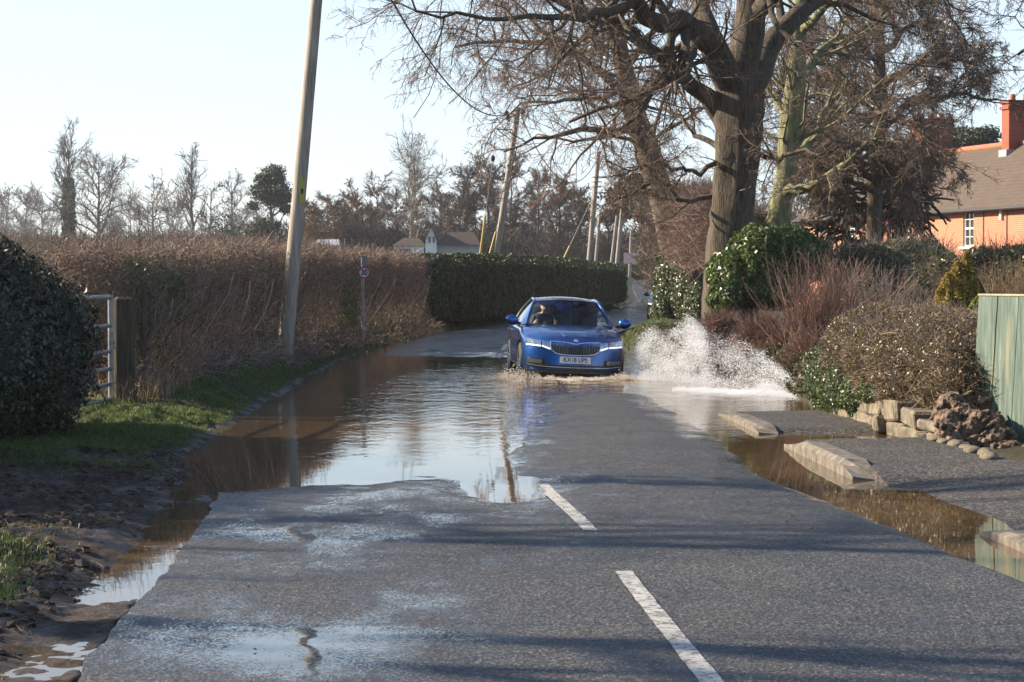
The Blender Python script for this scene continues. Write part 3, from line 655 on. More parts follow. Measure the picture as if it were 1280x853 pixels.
tall_tree('beech_tree', 'tall bare tree with leaning brown trunk and drooping pinkish twigs behind the telegraph wires', 78,
    [(848, 340, .48), (836, 280, .46), (822, 230, .44), (806, 180, .42), (790, 130, .38), (778, 80, .32), (768, 30, .26), (755, -40, .2), (745, -120, .1)],
    [[(800, 160, .2), (770, 165, .13, -2), (720, 162, .09, -4), (670, 175, .05, -5), (630, 190, .03, -6)],
     [(788, 125, .2), (750, 90, .14, -2), (700, 60, .1, -4), (640, 50, .07, -6), (570, 60, .04, -8)],
     [(780, 90, .18), (800, 60, .13, 1), (830, 20, .1, 2), (850, -30, .06, 3)],
     [(770, 50, .16), (730, 10, .12, -2), (670, -20, .09, -4), (600, -30, .06, -7), (530, -10, .04, -9), (480, 10, .02, -10)],
     [(765, 10, .15), (740, -40, .12, 2), (680, -80, .08, 4), (600, -100, .05, 5)],
     [(775, 60, .13), (740, 60, .09, 3), (690, 90, .06, 5), (640, 110, .04, 6)],
     [(785, 100, .12), (760, 120, .08, -3), (710, 125, .06, -6), (650, 130, .03, -8)]],
    M['bark_brown'], M['twig_pink'], 7, 13, 8, 6, 3, -.12, .0088, .40)
tall_tree('sycamore_tree', 'pale greenish trunk with lichen covered limbs just right of the massive oak', 60,
    [(972, 330, .34), (972, 285, .32), (980, 235, .30), (984, 190, .29), (990, 140, .30), (994, 90, .26), (996, 40, .22), (1000, -20, .17), (1005, -100, .1)],
    [[(985, 200, .15), (1008, 178, .11, 1), (1030, 140, .09, 2), (1050, 115, .07, 3), (1060, 90, .05, 4)],
     [(978, 245, .14), (1005, 235, .11, -1), (1040, 215, .08, -2), (1070, 190, .06, -3), (1095, 175, .04, -4)],
     [(988, 150, .13), (968, 125, .1, 1), (958, 90, .07, 2), (950, 40, .05, 3)],
     [(992, 100, .16), (1020, 70, .12, 1), (1060, 45, .09, 2), (1110, 20, .06, 3)],
     [(976, 260, .1), (955, 275, .09, 1), (945, 290, .09, 1.5)],
     [(996, 50, .13), (1030, 15, .1, -1), (1080, -10, .07, -2), (1130, -40, .04, -3)]],
    M['bark_green'], M['twig'], 8, 12, 8, 6, 2, -.02, .008, .36)
tall_tree('larch_tree', 'wide brown tree with dense hanging twigs in front of the brick house roof', 70,
    [(1092, 330, .25), (1092, 270, .24), (1095, 200, .22), (1100, 130, .20), (1098, 60, .17), (1095, -10, .16), (1092, -90, .08)],
    [[(1098, 160, .14), (1140, 130, .1, 1), (1190, 118, .07, 1), (1245, 125, .04, 2)],
     [(1098, 110, .13), (1140, 85, .1, -1), (1185, 75, .06, -1), (1225, 85, .03, -2)],
     [(1096, 70, .13), (1130, 40, .09, 1), (1165, 30, .06, 2), (1200, 40, .03, 2)],
     [(1094, 190, .13), (1060, 175, .1, -1), (1020, 180, .06, -2), (985, 195, .03, -3)],
     [(1093, 240, .10), (1070, 228, .07, -1), (1045, 232, .05, -2), (1025, 250, .03, -3)], [(1094, 215, .10), (1075, 205, .07, 3), (1045, 200, .05, 5), (1020, 215, .03, 6)], [(1094, 240, .10), (1110, 225, .07, 2), (1130, 228, .05, 3), (1145, 245, .03, 4)],
     [(1097, 130, .13), (1060, 110, .1, 1), (1020, 108, .06, 2), (975, 120, .03, 3)],
     [(1097, 80, .12), (1065, 55, .09, -1), (1030, 50, .06, -2), (1000, 60, .03, -2)],
     [(1093, 225, .11), (1115, 205, .08, -2), (1135, 200, .05, -3), (1150, 210, .03, -4)],
     [(1093, 225, .11), (1060, 210, .08, -2), (1030, 210, .05, -3), (1010, 225, .03, -4)],
     [(1095, 20, .12), (1120, -10, .08, 1), (1150, -25, .05, 2), (1190, -10, .03, 2)],
     [(1095, 20, .12), (1070, -10, .08, 1), (1040, -15, .05, 2), (1010, 0, .03, 2)],
     [(1096, 150, .12), (1100, 140, .08, -4), (1120, 145, .05, -7), (1150, 160, .03, -8)]],
    M['bark_brown'], M['twig'], 9, 15, 12, 8, 3, -.10, .0095, .43)
tall_tree('ash_tree', 'bare twigs reaching in from a trunk beyond the right frame border', 48,
    [(1480, 400, .35), (1475, 250, .3), (1465, 100, .25), (1455, -40, .18), (1450, -160, .1)],
    [[(1465, 100, .12), (1400, 10, .09), (1340, -40, .06), (1270, -30, .04), (1200, -10, .02)],
     [(1460, 20, .12), (1390, -50, .09, 2), (1300, -80, .06, 3), (1210, -60, .03, 4)],
     [(1465, 60, .12), (1390, 40, .08, -2), (1330, 40, .05, -3), (1270, 70, .03, -3)]],
    M['bark_brown'], M['twig'], 10, 10, 7, 5, 2, -.05, .006, .36)
# monkey puzzle with rope-like drooping branches
def araucaria():
    r = np.random.default_rng(3); Y0 = 76; base = at(1055, 345, Y0); o = tree_obj('monkey_puzzle_tree', 'dark monkey puzzle tree with rope like drooping branches before the brick wall', base)
    for px, rad, nb, seed, top in ((1055, .15, 70, 1, 235), (1128, .17, 120, 2, 180)):
        p0 = at(px, 345, Y0); p1 = at(px + 2, top, Y0); P, R = limb([(*p0, rad), (*((p0 + p1) / 2), rad * .8), (*p1, rad * .4)], 10, .01, r)
        mb = MB(); mb.tubes(P, R, 8); rel(mb, base); mb.build('trunk', M['bark_far'], o)
        A, Ar = spawn(P[None], R[None], nb, .35, 1, 75, 0, .35, 8, .07, (0, 0, -.16), r, labs=1.9, tfall=.35, rmin=.05, taper=.35)
        mb = MB(); mb.tubes(A, Ar, 5); B, Br = spawn(A, Ar, 2, .3, .9, 40, .45, .9, 4, .1, (0, 0, -.12), r, rmin=.045, taper=.3); mb.tubes(B, Br, 5)
        for q in (A, B):
            n_ = 9; t = r.uniform(.05, 1, (len(q), n_)); S = q.shape[1]; f = t * (S - 1); i = np.minimum(f.astype(int), S - 2); aa = (f - i)[..., None]
            pp = (q[np.arange(len(q))[:, None], i] * (1 - aa) + q[np.arange(len(q))[:, None], i + 1] * aa).reshape(-1, 3)
            pp = pp + r.normal(size=pp.shape) * .05; mb.leaves(pp, r.normal(size=pp.shape), .12, r, m=0, asp=.4)
        rel(mb, base); mb.build('crown', M['araucaria'], o)
araucaria()

# ---- far trees: left skyline
def fb(px, Y, z=.3): return np.array([gx(px, Y), Y, z])
def topz(py, Y): return EYE + (HZ - py) * Y / F
FT = 'bare trees on the far skyline'
def far(name, label, px, Y, top, wpx, seed, **k):
    if k.get('up', 40) < 30: top = top + 30
    return simple_tree(name, label, fb(px, Y), topz(top, Y) - .3, wpx * Y / F * (1.0 if k.get('up', 40) < 30 else 1.5), k.pop('tr', .012 * Y / 10), seed, group=FT, **k)
far('poplar_tree', 'tall bare poplar with ivy clad lower trunk, leftmost tall tree on skyline', 86, 300, 158, 52, 1, n=(26, 9, 5), up=27, start=.42, twig_r=.045, trop=(0, 0, .05), tr=.45, ivy=(3, 14.5, 1.1, 4200, .5))
far('bare_tree', 'broad rounded bare tree right of the ivy clad poplar', 122, 310, 206, 62, 2, n=(30, 10, 7), up=48, start=.15, twig_r=.045, trop=(0, 0, .03), tr=.4)
far('bare_tree', 'low spreading bare tree between the two tall slender ones', 192, 260, 242, 56, 3, n=(24, 9, 7), up=55, start=.12, twig_r=.04, trop=(0, 0, .04), tr=.35, bark=M['bark_birch'])
far('poplar_tree', 'slender tall bare tree, second tall one from the left', 243, 290, 176, 34, 4, n=(26, 8, 5), up=23, start=.38, twig_r=.04, trop=(0, 0, .05), tr=.38)
far('bare_tree', 'wispy bare tree left of the dark pine', 290, 300, 228, 46, 5, n=(22, 9, 7), up=45, start=.15, twig_r=.04, tr=.3)
far('bare_tree', 'bushy bare tree right behind the slender tall one', 262, 330, 236, 40, 55, n=(22, 9, 7), up=50, start=.1, twig_r=.05, tr=.3)
for i, (px, top, wp, lab) in enumerate(((8, 258, 60, 'faint bare tree at the left frame border'), (34, 254, 50, 'faint upright bare tree near the left frame border'), (58, 246, 40, 'faint slim bare tree just left of the ivy clad poplar'), (160, 262, 70, 'faint small bare tree right of the broad rounded one'), (218, 262, 60, 'faint short bare tree beside the slender tall one'), (318, 268, 60, 'faint low bare tree left behind the pine'))):
    far('bare_tree', lab, px, 420 + 13 * i, top, wp, 60 + i, n=(30, 10, 8), up=52, start=.05, twig_r=.06, tr=.35)
foliage_tree('evergreen_tree', 'low dark evergreen under the bare trees left of the pine', fb(282, 290), topz(262, 290) - .3, [(0, 0, 5, 3.2, 3.2), (-2.5, 0, 3.5, 2.6, 2.4), (2.6, 0, 3, 2.6, 2.2)], .2, 5, 5000, .55, M['pine'])
Yp = 215; k_ = Yp / F
foliage_tree('pine_tree', 'dark scots pine with open clumps left of the near telegraph pole', fb(338, Yp), topz(208, Yp) - .3,
    [(a * k_, b, topz(py, Yp) - .3, rx * k_, rz * k_) for a, b, py, rx, rz in ((4, 0, 217, 14, 9), (-10, .5, 224, 10, 7), (16, -.5, 238, 11, 8), (-8, 0, 242, 16, 8), (6, .6, 250, 18, 7), (-22, 0, 258, 7, 5), (20, 0, 262, 8, 6), (-4, 0, 284, 20, 10), (-14, 0, 292, 14, 8), (0, .5, 230, 9, 6), (12, 0, 225, 8, 5), (-14, 0, 234, 8, 5), (22, 0, 246, 7, 4))], .3, 6, 15000, .26, M['pine'], bark=M['bark_brown'])
# the brown wood behind the hedge: each tree of its own
WD = 'bare trees of the brown wood behind the clipped hedge'
wood = [(392, 268, 46, 'bark_far', 'twig_rust', 'small rusty brown tree right of the near telegraph pole'),
        (418, 254, 46, 'bark_far', 'twig_rust', 'rusty brown bushy tree above the speed limit sign, left one'),
        (446, 252, 50, 'bark_far', 'twig_rust', 'rusty brown bushy tree directly above the speed limit sign'),
        (474, 238, 46, 'bark_far', 'twig', 'dense brown tree between the speed limit sign and the pale birch'),
        (548, 238, 44, 'bark_far', 'twig', 'brown tree directly right of the pale birch'),
        (578, 208, 56, 'bark_far', 'twig_dark', 'dark brown tree with layered boughs above the white house'),
        (606, 208, 44, 'bark_far', 'twig', 'brown tree left of the leaning telegraph pole'),
        (640, 206, 46, 'bark_far', 'twig_dark', 'dark tree right behind the leaning telegraph pole'),
        (668, 216, 46, 'bark_far', 'twig_dark', 'dark rounded bare tree right of the leaning telegraph pole'),
        (698, 226, 44, 'bark_far', 'twig', 'rounded bare tree over the far end of the clipped hedge'),
        (722, 240, 36, 'bark_far', 'twig_rust', 'lower bare tree just left of the paired telegraph poles'),
        (760, 262, 34, 'bark_far', 'twig_rust', 'short bare tree between the telegraph poles at the bend')]
for i, (px, top, wp, b, t, lab) in enumerate(wood):
    Y = 205 + (i * 37 % 30)
    simple_tree('bare_tree', lab, fb(px, Y), topz(top, Y) - .3, wp * Y / F * 1.15, .22, 100 + i, n=(46, 13, 10), up=48, start=.06, twig_r=.036, trop=(0, 0, .02), bark=M[b], twig=M[t], group=WD)
for i in range(13):
    px = 380 + i * 29; Y = 236 + (i * 17 % 20)
    simple_tree('bare_tree', ['brown tree deep in the far wood behind the hawthorn hedge', 'brown tree deep in the far wood behind the hawthorn hedge'][0], fb(px, Y), topz((262 if i < 3 else 246) + (i * 7) % 14, Y) - .3, 44 * Y / F, .25, 140 + i, n=(36, 12, 9), up=50, start=.04, twig_r=.045, bark=M['bark_far'], twig=M[['twig_dark', 'twig', 'twig_rust'][i % 3]], group='trees deep in the far wood')
simple_tree('birch_tree', 'tall pale birch with fine drooping crown left of the white house', fb(512, 192), topz(198, 192) - .3, 5.0, .2, 31, n=(24, 10, 8), up=30, start=.28, twig_r=.024, trop=(0, 0, -.02), bark=M['bark_birch'], twig=M['twig_grey'])
Yp = 232; k_ = Yp / F
foliage_tree('pine_tree', 'brownish pine group standing above the road bend', fb(800, Yp), topz(222, Yp) - .3,
    [(a * k_, b, topz(py, Yp) - .3, rx * k_, rz * k_) for a, b, py, rx, rz in ((0, 0, 232, 22, 12), (-22, 0, 246, 20, 12), (20, 0, 244, 20, 12), (0, 0, 260, 30, 12), (30, 0, 265, 16, 10), (-30, 0, 270, 16, 9))], .3, 16, 14000, .42, M['pine_brown'])
Yp = 150; k_ = Yp / F
foliage_tree('pine_tree', 'dark flat topped pine crown showing between the two brick chimneys', fb(1212, Yp), topz(158, Yp) - .3,
    [(a * k_, b, topz(py, Yp) - .3, rx * k_, rz * k_) for a, b, py, rx, rz in ((-14, 0, 172, 20, 9), (14, 0, 170, 22, 8), (0, 0, 180, 30, 8))], .25, 17, 9000, .24, M['pine'])
foliage_tree('evergreen_tree', 'green shrubby tree beside the road at the far bend', fb(806, 205, 1.6), 3.4, [(0, 0, 1.6, 1.4, 1.3), (1.6, 0, 1.2, 1.2, 1.0), (-1.4, 0, .9, 1, .8)], .1, 18, 4000, .22, M['ivy_light'])
# off frame trees on the left whose boughs throw the bands of shade on the road
for i, (x, y, h, lab) in enumerate(((-13.5, 14.0, 12, 'bare roadside tree beyond the left frame border, nearest the camera'), (-16, 18.5, 13, 'bare roadside tree beyond the left frame border, middle one of three'), (-14, 22.5, 12, 'bare roadside tree beyond the left frame border, farthest from the camera'))):
    simple_tree('bare_tree', lab, (x, y, .3), h, 6.5, .30, 200 + i, n=(20, 8, 5), up=62, start=.22, twig_r=.012, trop=(0, 0, .02), bark=M['bark_brown'], twig=M['twig'], group='bare trees beyond the left border')

# ---- mass scrub in the distance (uncountable)
def scrub(name, label, pts, h, wid, n, tr, tl, m, seed, lab_kind='stuff'):
    r = np.random.default_rng(seed); P = np.array(pts, float); Q = resample(P, 400); q = Q[r.integers(0, 400, n)]
    hh = h * (1 + .25 * vnoise(q[:, 0] * .12, q[:, 1] * 0, seed)); base_ = q + np.stack([r.uniform(-wid, wid, n), r.uniform(-wid, wid, n), r.uniform(0, 1, n)**.8 * hh], 1)
    d = nrm(r.normal(size=(n, 3)) + np.array([0, 0, .9])); L = (tl * r.uniform(.4, 1.3, n))[:, None]
    mb = MB(); mb.tubes(np.stack([base_, base_ + d * L], 1), np.tile([tr, tr * .5], (n, 1)), 3); o = mb.build(name, m); tag(o, label, 'scrub', kind=lab_kind); return o
scrub('far_scrub', 'hazy brown scrub along the field edge under the skyline trees', [fb(-120, 290), fb(120, 270), fb(350, 260)], 5.4, 5, 34000, .06, 1.5, M['twig_rust'], 1)
scrub('far_scrub', 'dense brown undergrowth at the foot of the far wood', [fb(360, 215), fb(560, 215), fb(800, 240), fb(1000, 240)], 5.5, 5, 26000, .06, 1.5, M['twig_dark'], 2)
scrub('far_scrub', 'brown scrub behind the trunks right of the bend', [fb(850, 130, 1), fb(930, 115), fb(990, 115)], 4.6, 2.5, 20000, .022, .9, M['twig'], 3)
scrub('bramble_scrub', 'tangled reddish brown twigs around the foot of the big trunks', [at(856, 330, 76), at(876, 330, 66), at(895, 345, 58)], 2.6, .8, 17000, .008, .55, M['twig_pink'], 4)

# ================================================================== HEDGES
def hedge_frame(pts, n=300):
    P = resample(catmull(np.array(pts, float), 8), n); T, Nn = path_frames(P[:, :2]); return P, T, -Nn      # -Nn points to the field side (left)
def shell(pts, wid, r, n, front=.45, top=.25):
    """points: rows (x, y, z0, z1). returns pos, normal on the outer faces of a clipped hedge"""
    P, T, Nn = hedge_frame(pts); w_ = 1 / np.maximum(P[:, 1], 10)**1.1; w_ /= w_.sum(); i = r.choice(len(P), n, p=w_); f = r.random(n)
    p = P[i] + (P[np.minimum(i + 1, len(P) - 1)] - P[i]) * r.random(n)[:, None]; nn = Nn[i]
    h = p[:, 3] - p[:, 2]; v = r.random(n); u = np.zeros(n); N3 = np.zeros((n, 3))
    k = f < front; u[k] = 0; N3[k, :2] = -nn[k]
    t = (f >= front) & (f < front + top); u[t] = r.random(t.sum()) * wid; v[t] = 1; N3[t, 2] = 1
    b = f >= front + top; u[b] = r.random(b.sum()) * wid; v[b] = r.random(b.sum()); N3[b, :2] = -nn[b] * .5; N3[b, 2] = .5
    bul = .10 * vnoise(p[:, 1] * 1.4, v * 3, 71) + .05 * vnoise(p[:, 1] * 4, v * 8, 72); rnd = .22 * np.clip(v - .8, 0, 1)**2 * 25 * .2
    u = u + rnd - bul * (u < .3); z = p[:, 2] + v * h * (1 + .03 * vnoise(p[:, 1] * .9, p[:, 1] * 0, 73)) + .05 * vnoise(p[:, 1] * 3, u * 4, 74)
    return np.stack([p[:, 0] + nn[:, 0] * u, p[:, 1] + nn[:, 1] * u, z], 1), N3
def hawthorn(name, label, pts, wid, ntw, nst, nlf, seed, twr=.005, leafm=None):
    r = np.random.default_rng(seed); o = empty(name, (pts[0][0], pts[0][1], pts[0][2]), label, 'hedge'); b0 = np.array(pts[0][:3])
    P, T, Nn = hedge_frame(pts); w_ = 1 / np.maximum(P[:, 1], 10)**1.2; w_ /= w_.sum()
    def samp(n):
        i = r.choice(len(P), n, p=w_); p = P[i] + (P[np.minimum(i + 1, len(P) - 1)] - P[i]) * r.random(n)[:, None]; return p, Nn[i], T[i]
    # stems
    p, nn, tt = samp(nst); u = r.uniform(.1, wid * .8, nst); S = 6; h = (p[:, 3] - p[:, 2]) * r.uniform(.55, .98, nst)
    Q = np.zeros((nst, S, 3)); Q[:, 0] = np.stack([p[:, 0] + nn[:, 0] * u, p[:, 1] + nn[:, 1] * u, p[:, 2] - .05], 1); d = nrm(np.array([0, 0, 1.]) + .18 * r.normal(size=(nst, 3)))
    for k in range(1, S): d = nrm(d + .17 * r.normal(size=(nst, 3)) + np.array([0, 0, .05])); Q[:, k] = Q[:, k - 1] + d * (h / (S - 1))[:, None]
    mb = MB(); mb.tubes(Q, (r.uniform(.008, .024, nst))[:, None] * np.linspace(1, .4, S)[None], 5); rel(mb, b0); mb.build('stems', M['hedge_twig'], o)
    # twigs through the volume, denser at the clipped surface
    p, nn, tt = samp(ntw); u = r.beta(1.0, 1.2, ntw) * wid; v = r.random(ntw)**.75; v = np.where((v < .38) & (r.random(ntw) < .5), v + .5, v); z = p[:, 2] + .05 + v * (p[:, 3] - p[:, 2]) * (1 + .085 * fbm(p[:, 1] * .8, p[:, 1] * 0, 41, 4))
    u = u + .12 * vnoise(p[:, 1] * 1.1, v * 3, 44)
    c = np.stack([p[:, 0] + nn[:, 0] * u, p[:, 1] + nn[:, 1] * u, z], 1); d = nrm(r.normal(size=(ntw, 3)) + np.array([0, 0, .75])); L = (r.uniform(.08, .34, ntw) * (1 + .0 * v))[:, None]
    L = np.where(((v > .93) & (r.random(ntw) < .06))[:, None], L * 1.9, L)
    m_ = c + d * L * .5 + r.normal(size=(ntw, 3)) * .015; sc = np.clip(p[:, 1] / 35, .8, 2.2)
    mb = MB(); mb.tubes(np.stack([c, m_, c + d * L], 1), (twr * r.uniform(.5, 1.2, ntw) * sc)[:, None] * np.array([[1, .8, .45]]), 3); rel(mb, b0); mb.build('twigs', M['hedge_twig'], o)
    q, n3 = shell([a for a in pts], wid, r, nlf, .6, .25); q = q + r.normal(size=q.shape) * .09; mb = MB(); mb.leaves(q, n3, .036, r); rel(mb, b0); mb.build('leaves', leafm or M['dead_leaf'], o)
    return o
HP = [(-4.95, 28.6, .25, 1.98), (-4.6, 34, .35, 2.08), (-4.4, 40, .45, 2.18), (-4.2, 48, .5, 2.26), (-3.9, 56, .5, 2.28), (-3.3, 65, .45, 2.3), (-2.7, 72, .4, 2.3)]
hawthorn('hawthorn_hedge', 'long bare brown twiggy hedge running from the gate post past the speed limit sign', HP, 1.0, 105000, 1900, 80000, 1)
def hedge_ivy():
    r = np.random.default_rng(51)
    for lab, y0, y1, n in (('patch of light green ivy in the hawthorn hedge above the gate post', 28.7, 32.5, 5200), ('ivy clump low in the hawthorn hedge behind the nearest telegraph pole', 39, 41.5, 5200), ('green bramble clump at the hedge foot below the speed limit sign', 53, 56.5, 5200)):
        y = r.uniform(y0, y1, n); q = np.array([np.interp(y, [h[1] for h in HP], [h[k] for h in HP]) for k in (0, 2, 3)]); v = r.beta(3, 1.6, n) if y0 < 30 else r.beta(1.2, 3, n)
        c = np.stack([q[0] + .05 + r.normal(0, .07, n), y, q[1] + v * (q[2] - q[1])], 1); c = c[r.random(n) < np.clip(.5 + 1.3 * fbm(y * 1.1, v * 3, 4, 3), 0, 1)]
        b = np.array([q[0].mean(), (y0 + y1) / 2, .3]); mb = MB(); mb.leaves(c, np.tile([.8, -.4, .3], (len(c), 1)), .05, r); rel(mb, b); o = mb.build('ivy_clump', M['ivy_light']); o.location = b; tag(o, lab, 'ivy')
hedge_ivy()
def bank_brambles():
    r = np.random.default_rng(52); n = 30000; y = 28.5 + 46 * r.random(n)**1.5; hx = np.interp(y, [h[1] for h in HP], [h[0] for h in HP]); k = r.random(n); x = hx + .0 + .5 * k; z = terrain_z(x, y); v = r.random(n)**2 * (.34 * (1 - k) + .06)
    kp = r.random(n) < np.clip(.5 + 1.2 * fbm(x * 1.5, y * .8, 91, 3), 0, 1); P = np.stack([x, y, z + v], 1)[kp]; mb = MB(); mb.leaves(P, np.tile([.5, -.5, .6], (len(P), 1)), .055, r, spread=1)
    m2 = 9000; i = r.integers(0, len(P), m2); d = nrm(r.normal(size=(m2, 3)) + [0, 0, .5]); L = r.uniform(.1, .4, (m2, 1)); mb.tubes(np.stack([P[i], P[i] + d * L * .5 + r.normal(size=(m2, 3)) * .02, P[i] + d * L - [0, 0, .04]], 1), np.tile([.004, .004, .003], (m2, 1)), 3, m=1)
    tag(mb.build('undergrowth', [leafmat('undergrowth_leaf', [(.06, .05, .02), (.12, .075, .035), (.05, .07, .02), (.20, .13, .07), (.09, .055, .03)], .6, .1), M['hedge_twig']]), 'tangled brambles and dead leaves on the bank below the hawthorn hedge', 'undergrowth', kind='stuff')
bank_brambles()
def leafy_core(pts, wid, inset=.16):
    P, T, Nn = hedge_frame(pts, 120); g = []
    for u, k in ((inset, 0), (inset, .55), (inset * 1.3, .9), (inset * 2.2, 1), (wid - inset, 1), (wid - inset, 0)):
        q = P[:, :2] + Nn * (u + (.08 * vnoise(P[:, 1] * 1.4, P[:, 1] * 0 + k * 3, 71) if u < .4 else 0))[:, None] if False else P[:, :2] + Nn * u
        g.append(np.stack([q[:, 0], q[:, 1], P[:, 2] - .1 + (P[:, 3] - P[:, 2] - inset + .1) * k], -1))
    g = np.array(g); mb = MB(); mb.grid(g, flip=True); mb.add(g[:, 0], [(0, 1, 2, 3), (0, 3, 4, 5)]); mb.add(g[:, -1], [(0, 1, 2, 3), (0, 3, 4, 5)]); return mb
EP = [(-2.35, 73.5, .4, 2.42), (-1.2, 79, .35, 2.5), (.6, 88, .35, 2.55), (2.6, 97, .4, 2.5), (4.6, 107, .5, 2.4), (5.75, 115, .6, 2.3)]
def evergreen_hedge():
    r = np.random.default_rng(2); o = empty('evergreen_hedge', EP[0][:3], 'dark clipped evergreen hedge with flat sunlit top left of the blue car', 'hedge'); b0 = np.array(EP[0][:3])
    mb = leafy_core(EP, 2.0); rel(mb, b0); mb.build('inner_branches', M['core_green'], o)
    q, n3 = shell(EP, 2.0, r, 90000, .62, .3); mb = MB(); mb.leaves(q, n3, .10, r, spread=.6)
    for e, s_ in ((0, -1), (-1, 1)):
        P, T, Nn = hedge_frame(EP); n_ = 3500; u = r.uniform(0, 2, n_); v = r.random(n_); p = P[e]; c = np.stack([p[0] + Nn[e, 0] * u, p[1] + Nn[e, 1] * u, p[2] + v * (p[3] - p[2])], 1) + r.normal(size=(n_, 3)) * .06
        mb.leaves(c, np.tile([T[e, 0] * s_, T[e, 1] * s_, 0], (n_, 1)), .10, r, spread=.6)
    rel(mb, b0); mb.build('foliage', M['box_leaf'], o)
evergreen_hedge()

# ---- generic leafy shrub made of overlapping uneven masses
def shrub(name, label, blobs, nleaf, ls, leafm, seed, cat='shrub', core=None, twigs=0, twigm=None, twl=.35, twr=.004, spread=.8, extra=None, rough=.28, group=None, zmin=None, asp=.55):
    r = np.random.default_rng(seed); B = np.array(blobs, float); base = np.array([B[:, 0].mean(), B[:, 1].mean(), (B[:, 2] - B[:, 5]).min()]); o = empty(name, base, label, cat, group)
    area = B[:, 3] * B[:, 5] + B[:, 3] * B[:, 4]; tot = area.sum(); pos = []; nr = []
    for c in B:
        n_ = int(nleaf * (c[3] * c[5] + c[3] * c[4]) / tot * 1.25); d = nrm(r.normal(size=(n_, 3))); rr = B[:, 3:6]
        k = 1 + rough * noise3(d * 1.7 + c[:3] * .7, 1.5, seed) + rough * .4 * noise3(d * 4 + c[:3], 2, seed + 1); t = 1 - np.abs(r.normal(0, .09, n_)); p = c[:3] + d * c[3:6] * (k * t)[:, None]
        keep = np.ones(n_, bool)
        for e in B:
            if e is c: continue
            keep &= (((p - e[:3]) / (e[3:6] * .72))**2).sum(1) > 1
        if zmin is not None: keep &= p[:, 2] > zmin
        pos.append(p[keep]); nr.append((d / c[3:6])[keep])
    pos = np.vstack(pos); nr = nrm(np.vstack(nr)); mb = MB(); mb.leaves(pos, nr, ls, r, spread=spread, asp=asp)
    mats = [leafm]
    if extra:
        em, en, es = extra; i = r.choice(len(pos), en); mb.leaves(pos[i] + nr[i] * .03, nr[i], es, r, m=1, asp=.9, spread=.5); mats.append(em)
    rel(mb, base); mb.build('foliage', mats, o)
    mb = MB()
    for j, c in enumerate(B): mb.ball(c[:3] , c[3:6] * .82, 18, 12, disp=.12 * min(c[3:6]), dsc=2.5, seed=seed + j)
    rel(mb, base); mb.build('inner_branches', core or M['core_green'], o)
    if twigs:
        i = r.integers(0, len(pos), twigs); d = nrm(nr[i] + .7 * r.normal(size=(twigs, 3)) + np.array([0, 0, .3])); c = pos[i] - d * twl * .4; L = (twl * r.uniform(.4, 1.2, twigs))[:, None]
        mb = MB(); mb.tubes(np.stack([c, c + d * L * .5 + r.normal(size=(twigs, 3)) * .01, c + d * L], 1), np.tile([twr, twr * .8, twr * .5], (twigs, 1)), 3); rel(mb, base); mb.build('twigs', twigm or M['hedge_twig'], o)
    return o
def pb(px, py, Y, wpx, hpx, dy): p = at(px, py, Y); return (p[0], Y, p[2], wpx * Y / F, dy, hpx * Y / F)
# near ivy hedge on the left
shrub('ivy_hedge', 'big dark ivy covered hedge end at the left border in front of the metal gate',
      [(-5.45, 22.9, .95, .92, 1.1, 1.0), (-5.7, 22.5, 1.5, .95, 1.3, .62), (-5.35, 21.2, 1.05, 1.0, 1.5, 1.02), (-5.8, 19.4, 1.1, 1.15, 1.6, 1.02), (-5.9, 17.6, 1.0, 1.1, 1.4, .95), (-5.2, 23.1, .5, .85, .8, .6), (-5.3, 24.3, .85, .80, .8, .92), (-5.7, 21.5, 1.6, 1.0, 1.4, .58), (-5.4, 22.2, 1.62, .85, 1.0, .56), (-5.0, 23.9, 1.1, .60, .6, .72)],
      75000, .055, M['ivy'], 5, 'hedge', twigs=3500, twigm=M['twig_dark'], twl=.38, twr=.0045, rough=.22)
# right: holly, laurel, brown hedges
shrub('holly_bush', 'tall variegated glossy holly hedge hiding the second car', [pb(834, 362, 74, 20, 48, 1.2), pb(858, 352, 72, 22, 52, 1.4), pb(845, 330, 74, 20, 26, 1.2), pb(870, 385, 70, 18, 34, 1.2), pb(828, 392, 73, 17, 22, .9)],
      34000, .085, M['holly'], 6, rough=.10)
shrub('laurel_bush', 'large glossy green laurel with pale flower heads below the oak trunk', [pb(915, 345, 46, 30, 34, 1.0), pb(945, 322, 46, 36, 40, 1.1), pb(985, 318, 47, 38, 36, 1.1), pb(960, 360, 46, 50, 26, 1.0), pb(1015, 325, 48, 26, 28, 1.0), pb(905, 372, 45, 20, 18, .7)],
      30000, .10, M['laurel'], 7, extra=(M['flower'], 420, .10), rough=.18)
shrub('brown_hedge', 'low dark brown leafless hedge behind the water spray', [pb(900, 430, 43, 28, 36, .6), pb(950, 436, 42, 34, 36, .6), pb(1000, 444, 40, 34, 38, .6), pb(1015, 465, 36, 30, 40, .6), pb(930, 465, 40, 60, 26, .6), pb(1000, 480, 36.5, 30, 30, .6)],
      14000, .035, M['brown_leaf'], 8, 'hedge', core=M['core_brown'], twigs=22000, twigm=M['twig_red'], twl=.4, twr=.0055, rough=.2)
shrub('brown_hedge', 'rounded brown and green leaved hedge on top of the stone wall', [(4.25, 27.9, .52, .46, 1.3, .44), (4.3, 26.0, .62, .42, .9, .34), (4.42, 27.9, .72, .60, 1.2, .62), (4.5, 26.3, .74, .62, 1.2, .60), (4.5, 24.8, .72, .58, 1.1, .60), (4.7, 23.8, .66, .52, .8, .55), (5.0, 27.2, .84, .7, 1.4, .50), (5.1, 25.4, .82, .7, 1.2, .5)],
      110000, .032, M['brown_leaf'], 9, 'hedge', core=M['core_brown'], twigs=15000, twigm=M['hedge_twig'], twl=.22, twr=.003, rough=.16, spread=1.1)
